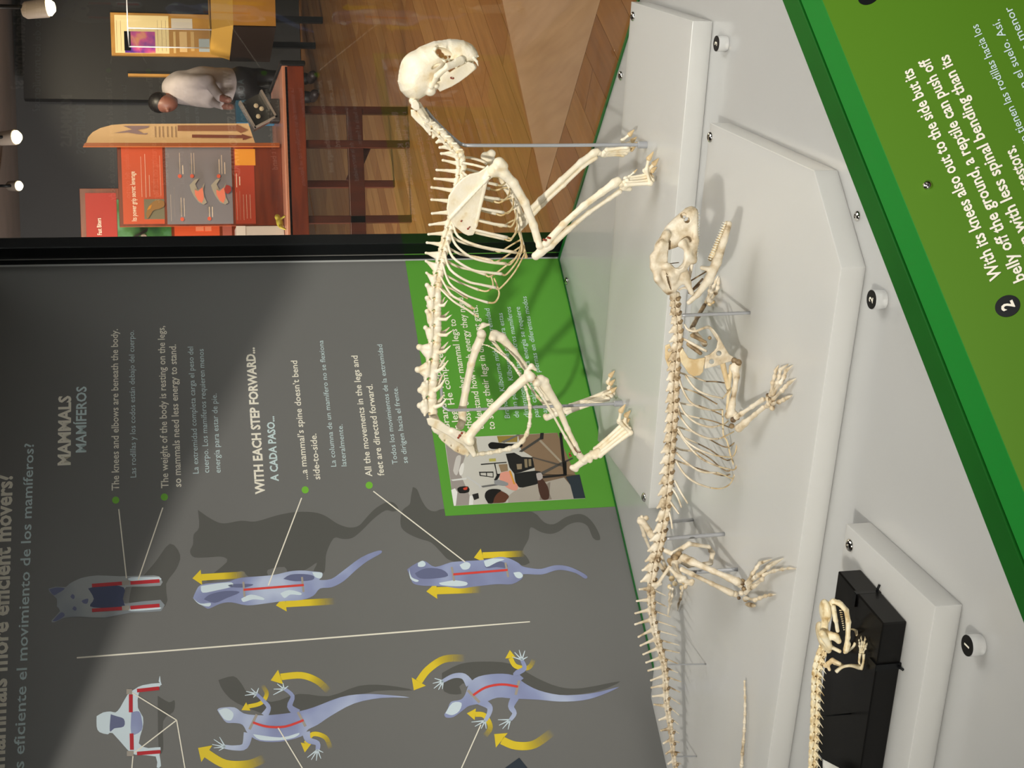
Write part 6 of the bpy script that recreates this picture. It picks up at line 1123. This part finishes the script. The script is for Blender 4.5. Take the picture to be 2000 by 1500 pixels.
for i in range(len(sc0_) - 1):
    a, b = sc0_[i], sc0_[i + 1]; vertebra(sal, b, a, 7.6, (a[0] - 10, b[1] - 1), 10.5, 'sal_bone', down=-1, fwd=-4, tw=2.6, sp=4.5, h=.6)
    SB('gristle', [('s', ((a[0] + b[0]) / 2 + 1.5, (a[1] + b[1]) / 2, -6), 1.7)], 'liz_dark', .5, .6)
    if i > 0:
        for s_ in (-1, 1): 
            q = sal.p((a[0] + b[0]) / 2, (a[1] + b[1]) / 2, s_ * 4); sal.tube('short_rib', [q, q + np.array([-.003, s_ * .004, -.002]), q + np.array([-.006, s_ * .006, -.004])], [1.6, 1.1, .5], 'liz_dark' if s_ > 0 else 'sal_bone', seg=5, sub=2)
def sp_(x, y, h): return sal.g(x, y, h)
SB('shoulder_plate', [('c', (1612, 1300, -6), (1626, 1290, -10), 5, 5), ('c', (1626, 1290, -10), (1640, 1296, -14), 5, 4), ('c', (1617, 1300, -8), (1620, 1308, -10), 3.4, 3.4), ('c', (1630, 1294, 6), (1646, 1300, 12), 5, 4)], 'liz_tan', .6, 1.5)
e_ = sp_(1680, 1304, 4)
sal.tube('humerus', [sal.p(1633, 1312, -8), sal.p(1645, 1303, -10), sal.p(1662, 1300, -14), e_], [4.5, 3.4, 3.6, 5.5], 'sal_bone'); 
sal.tube('forearm_bone', [e_, sp_(1678, 1292, 5), sp_(1680, 1276, 5)], [4.4, 2.6, 3.6], 'sal_bone'); sal.tube('forearm_bone', [e_ + np.array([0, -.002, 0]), sp_(1686, 1293, 4), sp_(1687, 1277, 4)], [4.2, 2.6, 3.6], 'sal_bone')
toes([[(1681, 1274), (1683, 1262), (1684, 1254), (1682, 1246), (1682, 1240)], [(1683, 1274), (1687, 1262), (1688, 1255), (1690, 1248), (1689, 1242)], [(1686, 1274), (1690, 1267), (1691, 1262), (1693, 1258), (1694, 1254)], [(1680, 1274), (1679, 1262), (1679, 1256), (1678, 1250), (1678, 1246)]], [4, 5, 4, 2.4, 1.6], 'sal_bone', 2.8, sal)
sal.tube('humerus', [sal.p(1652, 1274, 4), sal.p(1664, 1266, 10), sal.p(1671, 1256, 12)], [3.6, 2.6, 4], 'sal_bone'); sal.tube('forearm_bone', [sal.p(1671, 1258, 12), sal.p(1674, 1244, 14), sp_(1672, 1232, 5)], [4, 3, 3.4], 'sal_bone'); sal.tube('forearm_bone', [sp_(1672, 1232, 5), sp_(1666, 1229, 4), sp_(1660, 1229, 2.4)], [3, 2.2, 1.4], 'sal_bone')
rt = sal.w(np.array([sal.p(1596, 1400, 0), sal.g(1640, 1398, .2)])); rt[1][:2] = rt[0][:2]; rt[1][2] = zb + .0002
r_ = empty('support_rod', rt[1], 'thin dark pin under the spine of the small skeleton', 'rod'); tube('rod', [rt[0], rt[1]], .0007, M['black_paint'], r_, 8, 2)
# paper tag tied to the small skeleton, cut by the picture edge
tg = empty('paper_tag', (*sal.w(np.array([sal.g(1605, 1495, 4)]))[0][:2], zb), 'small white paper tag with pencilled letters, tied at the picture edge', 'tag')
A_ = Pz(1603, 1483, zb + .012); Bv = Pz(1640, 1500, zb + .010)
u_ = uz((Bv - A_) * np.array([1, 1, 0])); v_ = np.cross((0, 0, 1), u_); 
V, Fc = frame_box(A_ - v_ * .016 - np.array([0, 0, .002]), u_, v_, ZZ, .034, .016, .0004); mk('card', V, Fc, mat('tag_paper', (.8, .8, .76), .7), tg)
sal_t = A_ - v_ * .012 - np.array([0, 0, .0014]); text3('SO', sal_t + u_ * .006, sal_t + u_ * .015, np.array([0, 0, 1.]), .004, M['print_shadow'], tg, 0, .0)
tube('loop_string', [A_ + np.array([0, 0, -.001]), A_ - u_ * .012 + v_ * .006, A_ - u_ * .02 - v_ * .002, A_ - u_ * .008 - v_ * .01], .0005, mat('white_thread', (.8, .8, .78), .6), tg, 5, 4)
flush_text()
